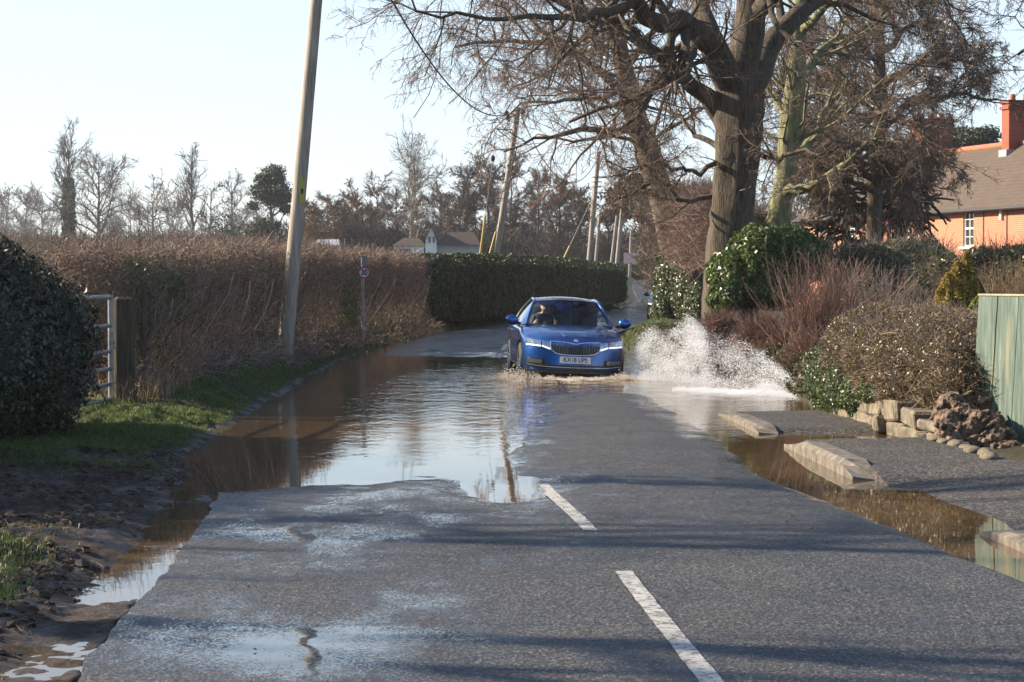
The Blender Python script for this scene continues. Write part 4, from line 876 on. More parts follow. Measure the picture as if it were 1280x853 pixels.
shrub('ivy_clump', 'light green ivy hanging at the left end of the stone wall', [(3.92, 28.6, .42, .22, .6, .46), (3.94, 27.6, .36, .2, .7, .38), (4.02, 26.6, .34, .18, .5, .26), (4.08, 25.7, .42, .16, .4, .16)], 13000, .04, M['ivy_light'], 10, 'ivy', rough=.25)
shrub('garden_shrub', 'sprawling green and brown shrub below the monkey puzzle tree', [pb(1075, 340, 50, 50, 34, 1.2), pb(1130, 330, 52, 55, 34, 1.2), pb(1175, 345, 48, 34, 32, 1.0), pb(1090, 372, 44, 60, 22, 1)],
      24000, .075, M['ivy_light'], 11, core=M['core_brown'], twigs=3000, twigm=M['hedge_twig'], twl=.7, twr=.006, rough=.3)
shrub('garden_shrub', 'dark green shrub under the house windows behind the golden conifer', [pb(1235, 352, 46, 36, 36, 1.0), pb(1272, 345, 45, 26, 34, 1.0), pb(1205, 380, 42, 36, 30, .8)],
      16000, .075, M['holly'], 12, core=M['core_brown'], twigs=4000, twigm=M['twig_red'], twl=.5, twr=.005, rough=.28)
# red twig shrub: fan of stems
def fan(name, label, cx_, Y, zb, n, h, spread_, m, seed, r0=.009, cat='shrub'):
    r = np.random.default_rng(seed); b = np.array([cx_, Y, zb]); P0 = b + np.stack([r.normal(0, spread_ * .35, n), r.normal(0, .3, n), np.zeros(n)], 1); S = 7
    Q = np.zeros((n, S, 3)); Q[:, 0] = P0; d = nrm(np.stack([r.normal(0, .33, n) * spread_, r.normal(0, .25, n), np.ones(n)], 1)); L = h * r.uniform(.5, 1.12, n)
    for k in range(1, S): d = nrm(d + .09 * r.normal(size=(n, 3))); Q[:, k] = Q[:, k - 1] + d * (L / (S - 1))[:, None]
    R = (r0 * r.uniform(.6, 1.2, n))[:, None] * np.linspace(1, .35, S)[None]; A, Ar = spawn(Q, R, 5, .3, 1, 24, .35, .6, 3, .1, (0, 0, .08), r, rmin=.004)
    o = empty(name, b, label, cat); mb = MB(); mb.tubes(Q, R, 5); rel(mb, b); mb.build('stems', m, o); mb = MB(); mb.tubes(A, Ar, 3); rel(mb, b); mb.build('twigs', m, o); return o
fan('dogwood_shrub', 'tall fan of thin reddish brown stems between the laurel and the brown hedge', gx(1030, 38), 38, .35, 300, 1.65, .85, M['twig_red'], 3, .009)
fan('dogwood_shrub', 'pale bare stems leaning right in front of the sprawling shrub', gx(1095, 42), 42, .5, 200, 1.25, 1.6, M['hedge_twig'], 4, .008)
# conifers
def conifer(name, label, px, Y, pyb, pyt, wpx, m, seed, lobes):
    r = np.random.default_rng(seed); b = at(px, pyb, Y); o = empty(name, b, label, 'conifer'); mb = MB(); core = MB(); k = Y / F
    for dx, top, bot, rad in lobes:
        n_ = int(70 * (bot - top) * rad / 10); z0 = EYE + (HZ - bot) * k; z1 = EYE + (HZ - top) * k; v = r.random(n_)**1.1; a = r.uniform(0, 6.28, n_); rr = rad * k * np.sqrt(np.clip(1 - v**1.6, .02, 1)) * (.7 + .4 * r.random(n_)) * (1 + .35 * vnoise(a * 2.5, v * 9, seed))
        x = gx(px + dx, Y); c = np.stack([x + np.cos(a) * rr, Y + np.sin(a) * rr, z0 + v * (z1 - z0)], 1); mb.leaves(c, np.stack([np.cos(a), np.sin(a), .8 + 0 * a], 1), .06, r, asp=.6, spread=.9)
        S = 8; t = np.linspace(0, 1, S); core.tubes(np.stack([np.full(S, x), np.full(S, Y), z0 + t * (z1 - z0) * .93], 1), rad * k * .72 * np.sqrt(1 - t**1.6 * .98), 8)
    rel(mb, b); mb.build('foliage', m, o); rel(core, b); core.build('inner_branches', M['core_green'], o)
conifer('golden_conifer', 'golden yellow upright conifer left of the green fence', 1198, 33, 425, 318, 25, M['gold'], 1, [(-12, 342, 425, 18), (10, 316, 415, 13), (0, 328, 428, 18), (16, 340, 425, 16), (-20, 356, 425, 14)])
conifer('green_conifer', 'dark green small conifer directly behind the golden one', 1222, 34, 430, 355, 25, M['pine'], 2, [(0, 355, 430, 16), (-12, 362, 430, 11)])
conifer('yellow_green_conifer', 'yellow green rounded conifer tucked against the green fence end', 1222, 29, 440, 375, 25, M['gold_green'], 3, [(2, 372, 438, 20), (10, 380, 438, 16), (-8, 395, 438, 12)])
fan('ornamental_grass', 'pale dry ornamental grass above the green fence top', gx(1272, 34), 34, 1.0, 160, .95, .6, M['straw'], 6, .005, 'grass clump')
# ================================================================== STONE WALL, ROOTS, FENCE, GATE
M['stone'] = nmat('sandstone', [(.3, (.05, .042, .028)), (.5, (.14, .115, .08)), (.75, (.27, .23, .16))], 7, .9, 6, .8, .02)
def stone_wall():
    r = np.random.default_rng(4); mb = MB(); b0 = np.array([3.95, 29, 0])
    for course, (z0, z1) in enumerate(((.0, .16), (.16, .35))):
        y = 29.4
        while y > 22.6:
            L = r.uniform(.34, .75) * (1.3 if y < 25 else 1); y1 = y - L; yc = (y + y1) / 2; top = z1 + r.uniform(-.03, .03) - (.05 if course and y < 24 else 0)
            x = float(kerb_x(yc)) + 1.30 + r.uniform(-.05, .05) + .04 * course
            q = MB(); q.box((0, 0, 0), (.28, L - .02, top - z0 - .012), bevel=.022); v = q.V[0]; v = v * (1 + r.uniform(-.08, .08, 3)) + .035 * np.stack([noise3(v + yc, 5, k) for k in range(3)], 1)
            a = r.uniform(-.12, .12); R = np.array([[math.cos(a), math.sin(a), 0], [-math.sin(a), math.cos(a), 0], [0, 0, 1]])
            mb.add(v @ R + np.array([x + .14, yc, (z0 + top) / 2]), q.F[0]); y = y1
    rel(mb, b0); o = mb.build('stone_wall', M['stone'], smooth=False); o.location = b0
    tag(o, 'low pale sandstone block wall below the rounded brown hedge', 'wall')
    # loose edging stones behind the pavement
    for i in range(7):
        yc = 22.3 - i * .38; q = MB(); q.ball((0, 0, 0), (.06 + r.uniform(0, .03), .12 + r.uniform(0, .05), .04), 9, 7, disp=.02, dsc=8, seed=i)
        s_ = q.build('edging_stone', M['stone']); s_.location = (float(kerb_x(yc)) + 1.36 + .06 * i * 0 + r.uniform(-.03, .03), yc, .13); tag(s_, 'small half buried edging stone where the pavement meets the root mound', 'stone', 'edging stones behind the pavement')
stone_wall()
M['root'] = nmat('gnarled_root', [(.35, (.03, .018, .012)), (.5, (.12, .075, .05)), (.65, (.26, .17, .115))], 14, .85, 6, 1, .02)
def roots():
    r = np.random.default_rng(8); b0 = np.array([4.55, 22.3, .1]); mb = MB()
    bl = [(1240, 530, 16, 22.7), (1258, 545, 15, 22.5), (1200, 585, 12, 21.6), (1228, 592, 12, 21.4), (1190, 506, 15, 23.0), (1205, 517, 17, 22.9), (1216, 500, 13, 23.1), (1184, 530, 17, 22.6), (1206, 540, 20, 22.5), (1228, 532, 18, 22.7), (1190, 552, 16, 22.2), (1222, 556, 18, 22.2), (1246, 552, 17, 22.4), (1264, 566, 17, 22.1), (1240, 576, 15, 21.8), (1205, 570, 13, 21.9), (1178, 545, 11, 22.3), (1285, 575, 16, 21.9), (1262, 590, 12, 21.3), (1225, 508, 14, 23.1), (1178, 514, 9, 23.0), (1300, 588, 16, 21.5)]
    C0 = np.array([at(a, b, Y) for a, b, c, Y in bl]); RR = np.array([c * 22.3 / F for a, b, c, Y in bl])
    for c, q in zip(C0, RR): mb.ball(c, (q, q * 1.1, q * .85), 16, 12, disp=q * .35, dsc=9, seed=int(c[1] * 100) % 97)
    for k in range(46):
        i = r.integers(0, len(C0)); j = np.argsort(np.linalg.norm(C0 - C0[i], axis=1))[r.integers(1, 6)]
        a, b = C0[i], C0[j]; md = (a + b) / 2 + np.array([-.05, -.10, .02]) + r.normal(size=3) * .05; e = r.normal(size=(2, 3)) * .07
        p = catmull(np.array([a + e[0] - [0, .06, 0], md, b + e[1] - [0, .06, 0]]), 6); n_ = len(p); mb.tubes(p, r.uniform(.018, .045) * (1 + .3 * np.sin(np.arange(n_))), 7, cap=True)
    rel(mb, b0); o = mb.build('tree_root', M['root']); o.location = b0; tag(o, 'gnarled brown knotted tree root mound at the foot of the green fence', 'tree root')
    md = o.modifiers.new('merge', 'REMESH'); md.mode = 'VOXEL'; md.voxel_size = .010; md.use_smooth_shade = True
    tx = bpy.data.textures.new('root_grain', 'CLOUDS'); tx.noise_scale = .09; tx.noise_depth = 4; d2 = o.modifiers.new('grain', 'DISPLACE'); d2.texture = tx; d2.strength = .045; d2.mid_level = .5
    tx = bpy.data.textures.new('root_fibre', 'VORONOI'); tx.noise_scale = .035; d3 = o.modifiers.new('fibre', 'DISPLACE'); d3.texture = tx; d3.strength = .022; d3.mid_level = .5
roots()
def wood_green():
    m = mat('green_painted_board', rough=.8); v = coords(m, (7, 7, .55)); v2 = coords(m, (1, 1, 1)); b = BS(m)
    f = nz(m, 3.2, 7, v, .65); g = nz(m, 1.1, 3, coords(m, (6, 6, .5)))
    c = ramp(m, f, [(.3, (.04, .062, .05)), (.48, (.085, .125, .102)), (.62, (.13, .175, .145)), (.72, (.26, .28, .22))])
    c = mix(m, ramp(m, g, [(.60, (0, 0, 0)), (.74, (.7, .7, .7))]), c, (.27, .23, .11)); lk(m, c, b.inputs['Base Color']); bump(m, f, .6, .01); return m
M['board'] = wood_green()
def fence():
    A = np.array([4.74, 23.2]); d = np.array([.447, -.894]); o = empty('wooden_fence', (A[0], A[1], 0), 'weathered green painted board fence at the right frame border', 'fence', rz=math.atan2(d[1], d[0]))
    r = np.random.default_rng(2); lean = .085
    u = .03
    for i in range(9):
        wd = .30 + (.02 if i % 3 == 1 else 0); top = 1.52 + r.uniform(-.006, .006) - .0 * i; bot = .30 - .42 * min(u + .1, .9)
        g = []
        nx, nz_ = 7, 16
        mb = MB()
        for side in (-.011, .011):
            G_ = np.zeros((nx, nz_, 3))
            for a in range(nx):
                for b in range(nz_):
                    z = bot + (top - bot) * b / (nz_ - 1); uu_ = u + (wd - .008) * a / (nx - 1) - (top - z) * lean
                    G_[a, b] = (uu_, side + (.004 * math.sin(a / (nx - 1) * math.pi)), z + (.008 * r.normal() if b == nz_ - 1 and side < 0 and False else 0))
            mb.grid(G_, flip=(side > 0))
        a_, b_ = mb.V[0].reshape(nx, nz_, 3), mb.V[1].reshape(nx, nz_, 3)
        for e in (0, -1): mb.grid(np.stack([a_[e], b_[e]], 0)); mb.grid(np.stack([a_[:, e], b_[:, e]], 0))
        bo = mb.build('board', M['board'], o, smooth=False); u += wd + (.012 if i == 0 else .002)
    mb = MB(); 
    for z in (.45, 1.25): q = MB(); q.box((1.4 - (1.52 - z) * lean, .035, z), (2.7, .04, .09)); q.build('rail', M['postwood'], o, smooth=False)
    for x in (.1, 2.0): q = MB(); q.box((x - .06, .105, .75), (.1, .1, 1.45)); q.build('post', M['postwood'], o, smooth=False)
    q = MB(); G_ = np.array([[[u_ - .0, y_, 1.523 + .0 * u_] for y_ in (-.013, .013)] for u_ in np.linspace(.03, 2.7, 6)]); G2 = G_ + np.array([0, 0, .014]); q.box((1.4, 0, 1.534), (2.76, .034, .018)); q.build('top_edge', nmat('bare_timber_edge', [(.3, (.30, .22, .13)), (.7, (.50, .40, .26))], 9, .8), o, smooth=False)
fence()
# gate and post
q = MB(); q.box((0, 0, .72), (.25, .25, 1.5), bevel=.03, rz=.2); v = q.V[0]; v += .008 * np.stack([noise3(v, 4, k) for k in range(3)], 1)
gp = q.build('gate_post', M['postwood'], smooth=False); gp.location = (gx(155, 28), 28, 0.0); tag(gp, 'thick dark square wooden gate post on the left verge', 'gate post')
def gate():
    o = empty('metal_gate', (gx(139, 27.8), 27.8, 0), 'galvanised tubular field gate half hidden by the ivy hedge', 'gate', rz=math.radians(-94))
    for x in (.03, 3.3): q = MB(); q.tubes([(x, 0, .02), (x, 0, .75), (x, 0, 1.5)], [.035] * 3, 8); q.build('stile', M['galv'], o)
    for z in (1.47, 1.12, .81, .60, .41, .23, .05): q = MB(); q.tubes([(.03, 0, z), (1.6, 0, z), (3.3, 0, z)], [.024 if z < 1.4 else .03] * 3, 8); q.build('rail', M['galv'], o)
    q = MB(); q.tubes([(.06, .03, .08), (1.6, .03, .78), (3.27, .03, 1.44)], [.016] * 3, 6); q.build('brace', M['galv'], o)
    q = MB(); q.tubes([(.0, .0, .9), (-.1, 0, .93), (-.14, 0, .88)], [.008] * 3, 6); q.build('latch', M['galv'], o)
gate()
q = MB(); q.tubes([(0, 0, 0), (.01, 0, .7), (.02, 0, 1.5)], [.05, .042, .032], 9, cap=True); o = q.build('wooden_stake', M['postwood']); o.location = (gx(178, 29), 29, .1); tag(o, 'thin dark stake just right of the dark gate post', 'stake')

# ================================================================== POLES, WIRES, SIGNS
PG = 'telegraph poles along the lane'
def pole(label, bx, by, tx, ty, Y, r0, r1, zb=None, steps=True, group=PG):
    b = at(bx, by, Y); t = at(tx, ty, Y); d = nrm(t - b); 
    if zb is not None: b = b - d * ((b[2] - zb) / d[2])
    o = empty('telegraph_pole', b, label, 'telegraph pole', group); L = t - b
    q = MB(); q.tubes(np.array([L * k for k in np.linspace(0, 1, 7)]), np.linspace(r0, r1, 7), 12, cap=True); q.build('pole', M['pole'], o)
    return o, b, t
p1, b1, t1 = pole('nearest leaning wooden telegraph pole with yellow tag, rising out of the frame', 357, 430, 411.5, -159, 41, .145, .09, .15)
def onpole(b, t, py, Y): k = (EYE + (HZ - py) * Y / F - b[2]) / (t[2] - b[2]); return b + (t - b) * k - b
c = onpole(b1, t1, 238, 41)
q = MB(); a = np.linspace(-1.5, -.7, 7); R_ = .132
q.grid(np.array([[c + np.array([math.cos(x) * R_, math.sin(x) * R_, z]) for z in (-.24, -.08, .08, .24)] for x in a])); q.build('warning_plate', M['yellow'], p1)
q = MB(); q.grid(np.array([[c + np.array([math.cos(x) * (R_ + .003), math.sin(x) * (R_ + .003), z]) for z in (-.07, .02)] for x in (-1.3, -1.1, -.95)])); q.build('printed_mark', M['black'], p1)
for i in range(4):
    py = -60 + i * -28; cc = onpole(b1, t1, py, 41); s_ = 1 if i % 2 else -1; q = MB(); q.tubes([cc, cc + np.array([s_ * .24, 0, .02])], [.012] * 2, 6, cap=True); q.build('step_iron', M['galv'], p1)
p2, b2, t2 = pole('leaning pale telegraph pole with side bracket and yellow stay guards', 619, 330, 648, 135, 88, .15, .10, .3)
c = onpole(b2, t2, 163, 88); q = MB(); e = at(621, 162, 88) - b2; q.tubes([c, e], [.03, .03], 6); q.tubes([onpole(b2, t2, 178, 88), e], [.02, .02], 6); q.build('bracket', M['galv'], p2)
c = onpole(b2, t2, 144, 88)
for dx, dz in ((-.42, .05), (-.36, -.12), (.22, .1)):
    q = MB(); q.ball(c + np.array([dx, 0, dz]), (.09, .09, .12), 8, 6); s_ = q.build('insulator', M['black'], p2); q = MB(); q.tubes([c, c + np.array([dx, 0, dz])], [.025] * 2, 5); q.build('insulator_pin', M['galv'], p2)
p3, b3, t3 = pole('taller of the two close together brown poles over the hedge end', 736.5, 326, 748, 190, 119, .16, .11, .4)
p3b, b3b, t3b = pole('shorter brown pole standing against the taller one over the hedge end', 737, 326, 742.5, 232, 121, .14, .10, .4)
c = onpole(b3, t3, 222, 119)
for z in (0, -.25, -.5):
    q = MB(); q.box(c + np.array([.0, -.15, z]), (.55, .06, .06)); q.build('cross_bar', M['galv'], p3)
p4, b4, t4 = pole('straight pale pole right of the close pair', 771.5, 326, 781, 221, 147, .15, .10, .6)
p5, b5, t5 = pole('thin short pole between the close pair and the straight pale one', 745, 322, 750, 265, 170, .13, .10, .8)
p6, b6, t6 = pole('thin pole just left of the straight pale one', 765, 322, 771, 270, 165, .13, .09, .8)
p7, b7, t7 = pole('thin distant pole above the far bend carrying a small red and white sign', 787, 345, 789, 288, 190, .14, .10, 1.6)
q = MB(); q.box(at(787, 323, 190) - b7 + np.array([0, -.2, 0]), (1.0, .04, .9)); q.build('sign_board', mat('red_white_board', (.75, .45, .42), .5), p7, smooth=False)
p8, b8, t8 = pole('telegraph pole beyond the right frame border that carries the high cable', 1560, 345, 1552, 33, 75, .16, .10, .4)
p9 = None
def wire(label, a, b, sag, rad, m=M['black']):
    t = np.linspace(0, 1, 40)[:, None]; P = a + (b - a) * t; P[:, 2] -= (4 * sag * t * (1 - t))[:, 0]; q = MB(); q.tubes(P - a, np.full(40, rad), 5); o = q.build('overhead_cable', m); o.location = a
    tag(o, label, 'cable', 'overhead cables')
wire('thick black cable sagging from the nearest pole to the leaning pale pole', t1 - [0, 0, .1], t2 + np.array([-.42, 0, -.25]), 1.37, .022)
wire('thin high cable crossing behind the oak from the nearest pole to the right border', t1 - [0, 0, .1], t8 - [0, 0, .1], 2.3, .016)
wire('cable sagging from the leaning pale pole towards the close pair of poles', t2 + np.array([.1, 0, -.3]), t3 - [0, 0, .3], 1.9, .02)
wire('second thinner cable from the leaning pale pole to the right', t2 + np.array([.1, 0, -.25]), at(900, 215, 100), .5, .012)
wire('cable from the close pair of poles to the straight pale pole', t3 - [0, 0, .3], t4 - [0, 0, .3], .9, .018)
def stay(label, top, bot, guard, ins=None):
    o = empty('stay_wire', bot, label, 'stay wire', 'stay wires with yellow guards'); q = MB(); q.tubes([np.zeros(3), top - bot], [.012, .012], 5); q.build('wire', M['galv'], o)
    q = MB(); q.tubes([np.zeros(3), (top - bot) * guard], [.05, .05], 7, cap=True); q.build('guard', mat('guard_yellow', (.42, .30, .06), .5), o)
    if ins: q = MB(); q.ball((top - bot) * ins, (.09, .09, .13), 8, 6); q.build('insulator', M['black'], o)
stay('taller yellow stay guard left of the leaning pale pole', at(621, 162, 88), at(599, 328, 88), .35, .78)
stay('shorter yellow stay guard at the foot of the leaning pale pole', at(636, 232, 88), at(610, 326, 88), .38)
stay('small distant yellow stay guard left of the close pair of poles', at(744, 240, 119), at(703, 327, 119), .22)

def text_mesh(txt, size, m, name, parent, loc, rot=(math.radians(90), 0, 0), xs_=1.0, ext=.0015, align='CENTER', bold=0.0):
    cu = bpy.data.curves.new(name, 'FONT'); cu.body = txt; cu.size = size; cu.align_x = align; cu.align_y = 'CENTER'; cu.extrude = ext; cu.offset = bold
    t = bpy.data.objects.new(name, cu); C.objects.link(t); dg = bpy.context.evaluated_depsgraph_get(); me = bpy.data.meshes.new_from_object(t.evaluated_get(dg)); bpy.data.objects.remove(t)
    for v in me.vertices: v.co.x *= xs_
    me.materials.clear(); me.materials.append(m); o = bpy.data.objects.new(name, me); C.objects.link(o); o.parent = parent; o.location = loc; o.rotation_euler = rot; return o
M['sign_white'] = mat('sign_white', (.62, .64, .66), .45); M['sign_red'] = mat('sign_red', (.42, .03, .035), .4); M['ink'] = mat('sign_black', (.012, .012, .014), .5)
def speed_sign():
    Y = 52; b = at(453.5, 408, Y); o = empty('speed_limit_sign', b, 'small round 30 speed limit sign on a grey post before the hawthorn hedge', 'road sign')
    q = MB(); q.tubes([(0, 0, -.3), (0, 0, .8), (0, 0, EYE + 26 * Y / F - b[2])], [.038] * 3, 8, cap=True); q.build('post', M['galv'], o)
    c = at(455.5, 341, Y) - b + np.array([0, -.05, 0]); R_ = .145
    def disc(r0, y, m, name, r1=0):
        q = MB(); a = np.linspace(0, 2 * math.pi, 33); q.grid(np.array([[c + np.array([math.cos(t) * r_, y, math.sin(t) * r_]) for t in a] for r_ in (r1 + 1e-4, r0)])); q.grid(np.array([[c + np.array([math.cos(t) * r0, yy, math.sin(t) * r0]) for t in a] for yy in (y, y + .008)])); return q.build(name, m, o)
    disc(R_, 0, M['sign_white'], 'face'); disc(R_, -.004, M['sign_red'], 'red_ring', R_ * .72)
    text_mesh('30', .185, M['ink'], 'numerals', o, tuple(c + np.array([0, -.006, .0])), xs_=.8, bold=.006)
    q = MB(); q.box(c + np.array([-.0, .02, .27]), (.12, .01, .2)); q.build('top_plate', mat('grey_green_plate', (.16, .19, .17), .5), o, smooth=False)
speed_sign()

# ================================================================== HOUSES
def brick(name, c1, c2, mortar, scale=1.0):
    m = mat(name, rough=.9); v = coords(m); b = BS(m); bt = nd(m, 'ShaderNodeTexBrick'); mp = nd(m, 'ShaderNodeMapping'); mp.inputs['Rotation'].default_value = (math.radians(90), 0, 0); lk(m, v, mp.inputs[0]); lk(m, mp.outputs[0], bt.inputs[0])
    bt.inputs['Scale'].default_value = 1.0; bt.inputs['Brick Width'].default_value = .225; bt.inputs['Row Height'].default_value = .075; bt.inputs['Mortar Size'].default_value = .008
    bt.inputs['Color1'].default_value = (*c1, 1); bt.inputs['Color2'].default_value = (*c2, 1); bt.inputs['Mortar'].default_value = (*mortar, 1)
    lk(m, mix(m, math_(m, 'MULTIPLY', nz(m, 1.2, 4, v), .4), bt.outputs[0], tuple(x * .6 for x in c1)), b.inputs['Base Color']); return m
M['brick'] = brick('orange_brick', (.52, .19, .10), (.44, .15, .08), (.42, .30, .22)); M['brick_red'] = brick('red_brick', (.34, .08, .04), (.26, .06, .035), (.22, .14, .10))
def slate():
    m = mat('roof_tiles', rough=.85); v = coords(m); b = BS(m); bt = nd(m, 'ShaderNodeTexBrick'); lk(m, v, bt.inputs[0]); bt.inputs['Scale'].default_value = 1; bt.inputs['Brick Width'].default_value = .24; bt.inputs['Row Height'].default_value = .2; bt.inputs['Mortar Size'].default_value = .012
    bt.inputs['Color1'].default_value = (.085, .055, .042, 1); bt.inputs['Color2'].default_value = (.125, .08, .062, 1); bt.inputs['Mortar'].default_value = (.04, .03, .025, 1)
    lk(m, mix(m, ramp(m, nz(m, 1.6, 6, v), [(.4, (0, 0, 0)), (.65, (1, 1, 1))]), bt.outputs[0], (.085, .068, .04)), b.inputs['Base Color']); bump(m, bt.outputs['Fac'], .4, .01); return m
M['slate'] = slate(); M['ridge'] = nmat('ridge_tiles', [(.3, (.34, .10, .05)), (.7, (.48, .17, .09))], 6, .85)
def clear_glass(name, tint=(.55, .6, .6), fac=1.0):
    m = bpy.data.materials.new(name); m.use_nodes = True; t = m.node_tree; t.nodes.remove(t.nodes['Principled BSDF']); tr = t.nodes.new('ShaderNodeBsdfTransparent'); tr.inputs[0].default_value = (*tint, 1); gl = t.nodes.new('ShaderNodeBsdfGlossy'); gl.inputs['Roughness'].default_value = .01
    fr = t.nodes.new('ShaderNodeFresnel'); fr.inputs[0].default_value = 1.5; mx = t.nodes.new('ShaderNodeMixShader'); t.links.new(fr.outputs[0], mx.inputs[0]); t.links.new(tr.outputs[0], mx.inputs[1]); t.links.new(gl.outputs[0], mx.inputs[2]); t.links.new(mx.outputs[0], t.nodes['Material Output'].inputs[0]); return m
M['pane'] = mat('window_pane', (.03, .035, .04), .03, spec=1.0); M['frame_white'] = mat('white_window_frame', (.78, .78, .75), .5)
def brick_house():
    th = math.radians(15); O = np.array([17.05, 90.0, .3]); rz = math.atan2(-math.cos(th), math.sin(th))       # local +x runs along the front towards the camera, local -y is out of the front
    o = empty('brick_house', O, 'long orange brick cottage with tiled roof and two chimneys at the right border', 'house', rz=rz); E = 4.15; R_ = 6.78; D = 7.0; x0, x1 = -15, 12
    wins = [(1.65, 2.55, 2.62, 4.02), (7.5, 8.5, 2.55, 4.02), (-4.6, -3.7, 2.5, 3.9), (-9.4, -8.5, 2.5, 3.9), (-4.4, -3.6, .9, 2.0), (1.6, 2.5, .5, 1.9), (7.5, 8.5, .5, 1.9)]
    q = MB(); xb = sorted({x0, x1} | {w_[0] for w_ in wins} | {w_[1] for w_ in wins}); zb = sorted({0, E} | {w_[2] for w_ in wins} | {w_[3] for w_ in wins}); T = .22
    for i in range(len(xb) - 1):
        cx_ = (xb[i] + xb[i + 1]) / 2; run = 0.0; zz = 0
        hol = sorted([(w_[2], w_[3]) for w_ in wins if w_[0] < cx_ < w_[1]])
        for a, b in hol + [(E, E)]:
            if a - zz > .01: q.box((cx_, T / 2, (zz + a) / 2), (xb[i + 1] - xb[i], T, a - zz))
            zz = b
    for x in (x0, x1 - .2): q.add([(x, T, 0), (x, D, 0), (x, D, E), (x, D / 2, R_ - .12), (x, T, E)], [(0, 1, 2, 4)]); q.F.append(np.array([(2, 3, 4)]) + q.n - 5); q.M.append(np.zeros(1))
    q.add([(x0, D, 0), (x1, D, 0), (x1, D, E), (x0, D, E)], [(0, 1, 2, 3)])
    q.build('wall', M['brick'], o, smooth=False)
    sl = math.atan2(R_ - E, D / 2); LL = math.hypot(R_ - E, D / 2) + .3
    for s_, y0 in ((1, -.3), (-1, D + .3)):
        q = MB(); zlow = E - .3 * math.tan(sl) * .6; g = np.array([[(x, y0 + s_ * (D / 2 + .3) * k, zlow + (R_ - zlow) * k) for k in np.linspace(0, 1, 8)] for x in np.linspace(x0 - .2, x1 + .2, 20)]); q.grid(g, flip=(s_ < 0)); q.grid(g - np.array([0, 0, .09]), flip=(s_ > 0)); q.grid(np.stack([g[:, 0], g[:, 0] - np.array([0, 0, .09])], 0)); rf = q.build('roof', M['slate'], o, smooth=False)
    q = MB(); q.tubes([(x0 - .2, D / 2, R_ + .02), (0, D / 2, R_ + .02), (x1 + .2, D / 2, R_ + .02)], [.13] * 3, 8, cap=True); q.build('ridge_tiles', M['ridge'], o)
    q = MB(); q.tubes([(x0, -.34, E - .16), (0, -.34, E - .17), (x1, -.34, E - .16)], [.06] * 3, 8); q.build('gutter', mat('dark_gutter', (.03, .028, .028), .5), o)
    for cx_, wx_, wy_, top in ((-8.6, 1.1, 1.5, 8.25), (-.55, .62, 1.2, 8.45)):
        q = MB(); q.box((cx_, D / 2, (5.9 + top) / 2), (wx_, wy_, top - 5.9)); q.box((cx_, D / 2, top - .25), (wx_ + .14, wy_ + .14, .12)); q.box((cx_, D / 2, top - .02), (wx_ + .1, wy_ + .1, .14)); ch = q.build('chimney', M['brick_red'], o, smooth=False)
        for k in (-1, 0, 1) if wy_ > 1.3 else (-.8, .8): q = MB(); q.tubes([(cx_, D / 2 + k * wy_ * .3, top), (cx_, D / 2 + k * wy_ * .3, top + .3)], [.13, .10], 10); q.build('chimney_pot', M['ridge'], ch)
        q = MB(); q.box((cx_, D / 2 - .1, 6.35), (wx_ + .05, wy_ + .05, .35)); q.build('lead_flashing', mat('lead_grey', (.3, .32, .34), .6), ch, smooth=False)
    for a, b, z0, z1 in wins:
        q = MB(); y = .1; w_ = b - a; f = .065
        q.box((a + f / 2, y, (z0 + z1) / 2), (f, .08, z1 - z0)); q.box((b - f / 2, y, (z0 + z1) / 2), (f, .08, z1 - z0)); q.box(((a + b) / 2, y, z0 + f / 2), (w_ - 2 * f, .08, f)); q.box(((a + b) / 2, y, z1 - f / 2), (w_ - 2 * f, .08, f)); q.box(((a + b) / 2, y - .01, (z0 + z1) / 2), (w_ - 2 * f, .09, f)); q.box(((a + b) / 2, y, (z0 + z1) / 2), (.03, .07, z1 - z0 - 2 * f))
        for zz in (z0 + (z1 - z0) * .27, z0 + (z1 - z0) * .75): q.box(((a + b) / 2, y + .004, zz), (w_ - 2 * f, .05, .025))
        fr = q.build('window', M['frame_white'], o, smooth=False); q = MB(); q.box(((a + b) / 2, y + .03, (z0 + z1) / 2), (w_ - .04, .02, z1 - z0 - .04)); q.build('pane', M['pane'], fr, smooth=False)
        q = MB(); q.box(((a + b) / 2, -.04, z0 - .05), (w_ + .16, .2, .09)); q.build('sill', M['frame_white'], fr, smooth=False)
        q = MB()   # arched brick head
        n_ = 8; xx = np.linspace(a - .001, b + .001, n_ + 1); arc = z1 - .13 + .12 * np.sqrt(np.clip(1 - ((xx - (a + b) / 2) / (w_ / 2 + .01))**2, 0, 1))
        g = np.stack([np.stack([xx, 0 * xx + .004, arc], 1), np.stack([xx, 0 * xx + .004, 0 * xx + z1 + .002], 1)], 0); q.grid(g, flip=True); q.build('arch_head', M['brick'], fr, smooth=False)
    q = MB(); q.box((4.9, -.05, 3.78), (.16, .1, .36)); q.build('alarm_box', M['frame_white'], o, smooth=False)
    for x in (3.4, 5.3): q = MB(); q.tubes([(x, -.03, 0), (x, -.03, 4.0)], [.02, .02], 6); q.build('downpipe', mat('brown_pipe', (.20, .09, .06), .6), o)
brick_house()
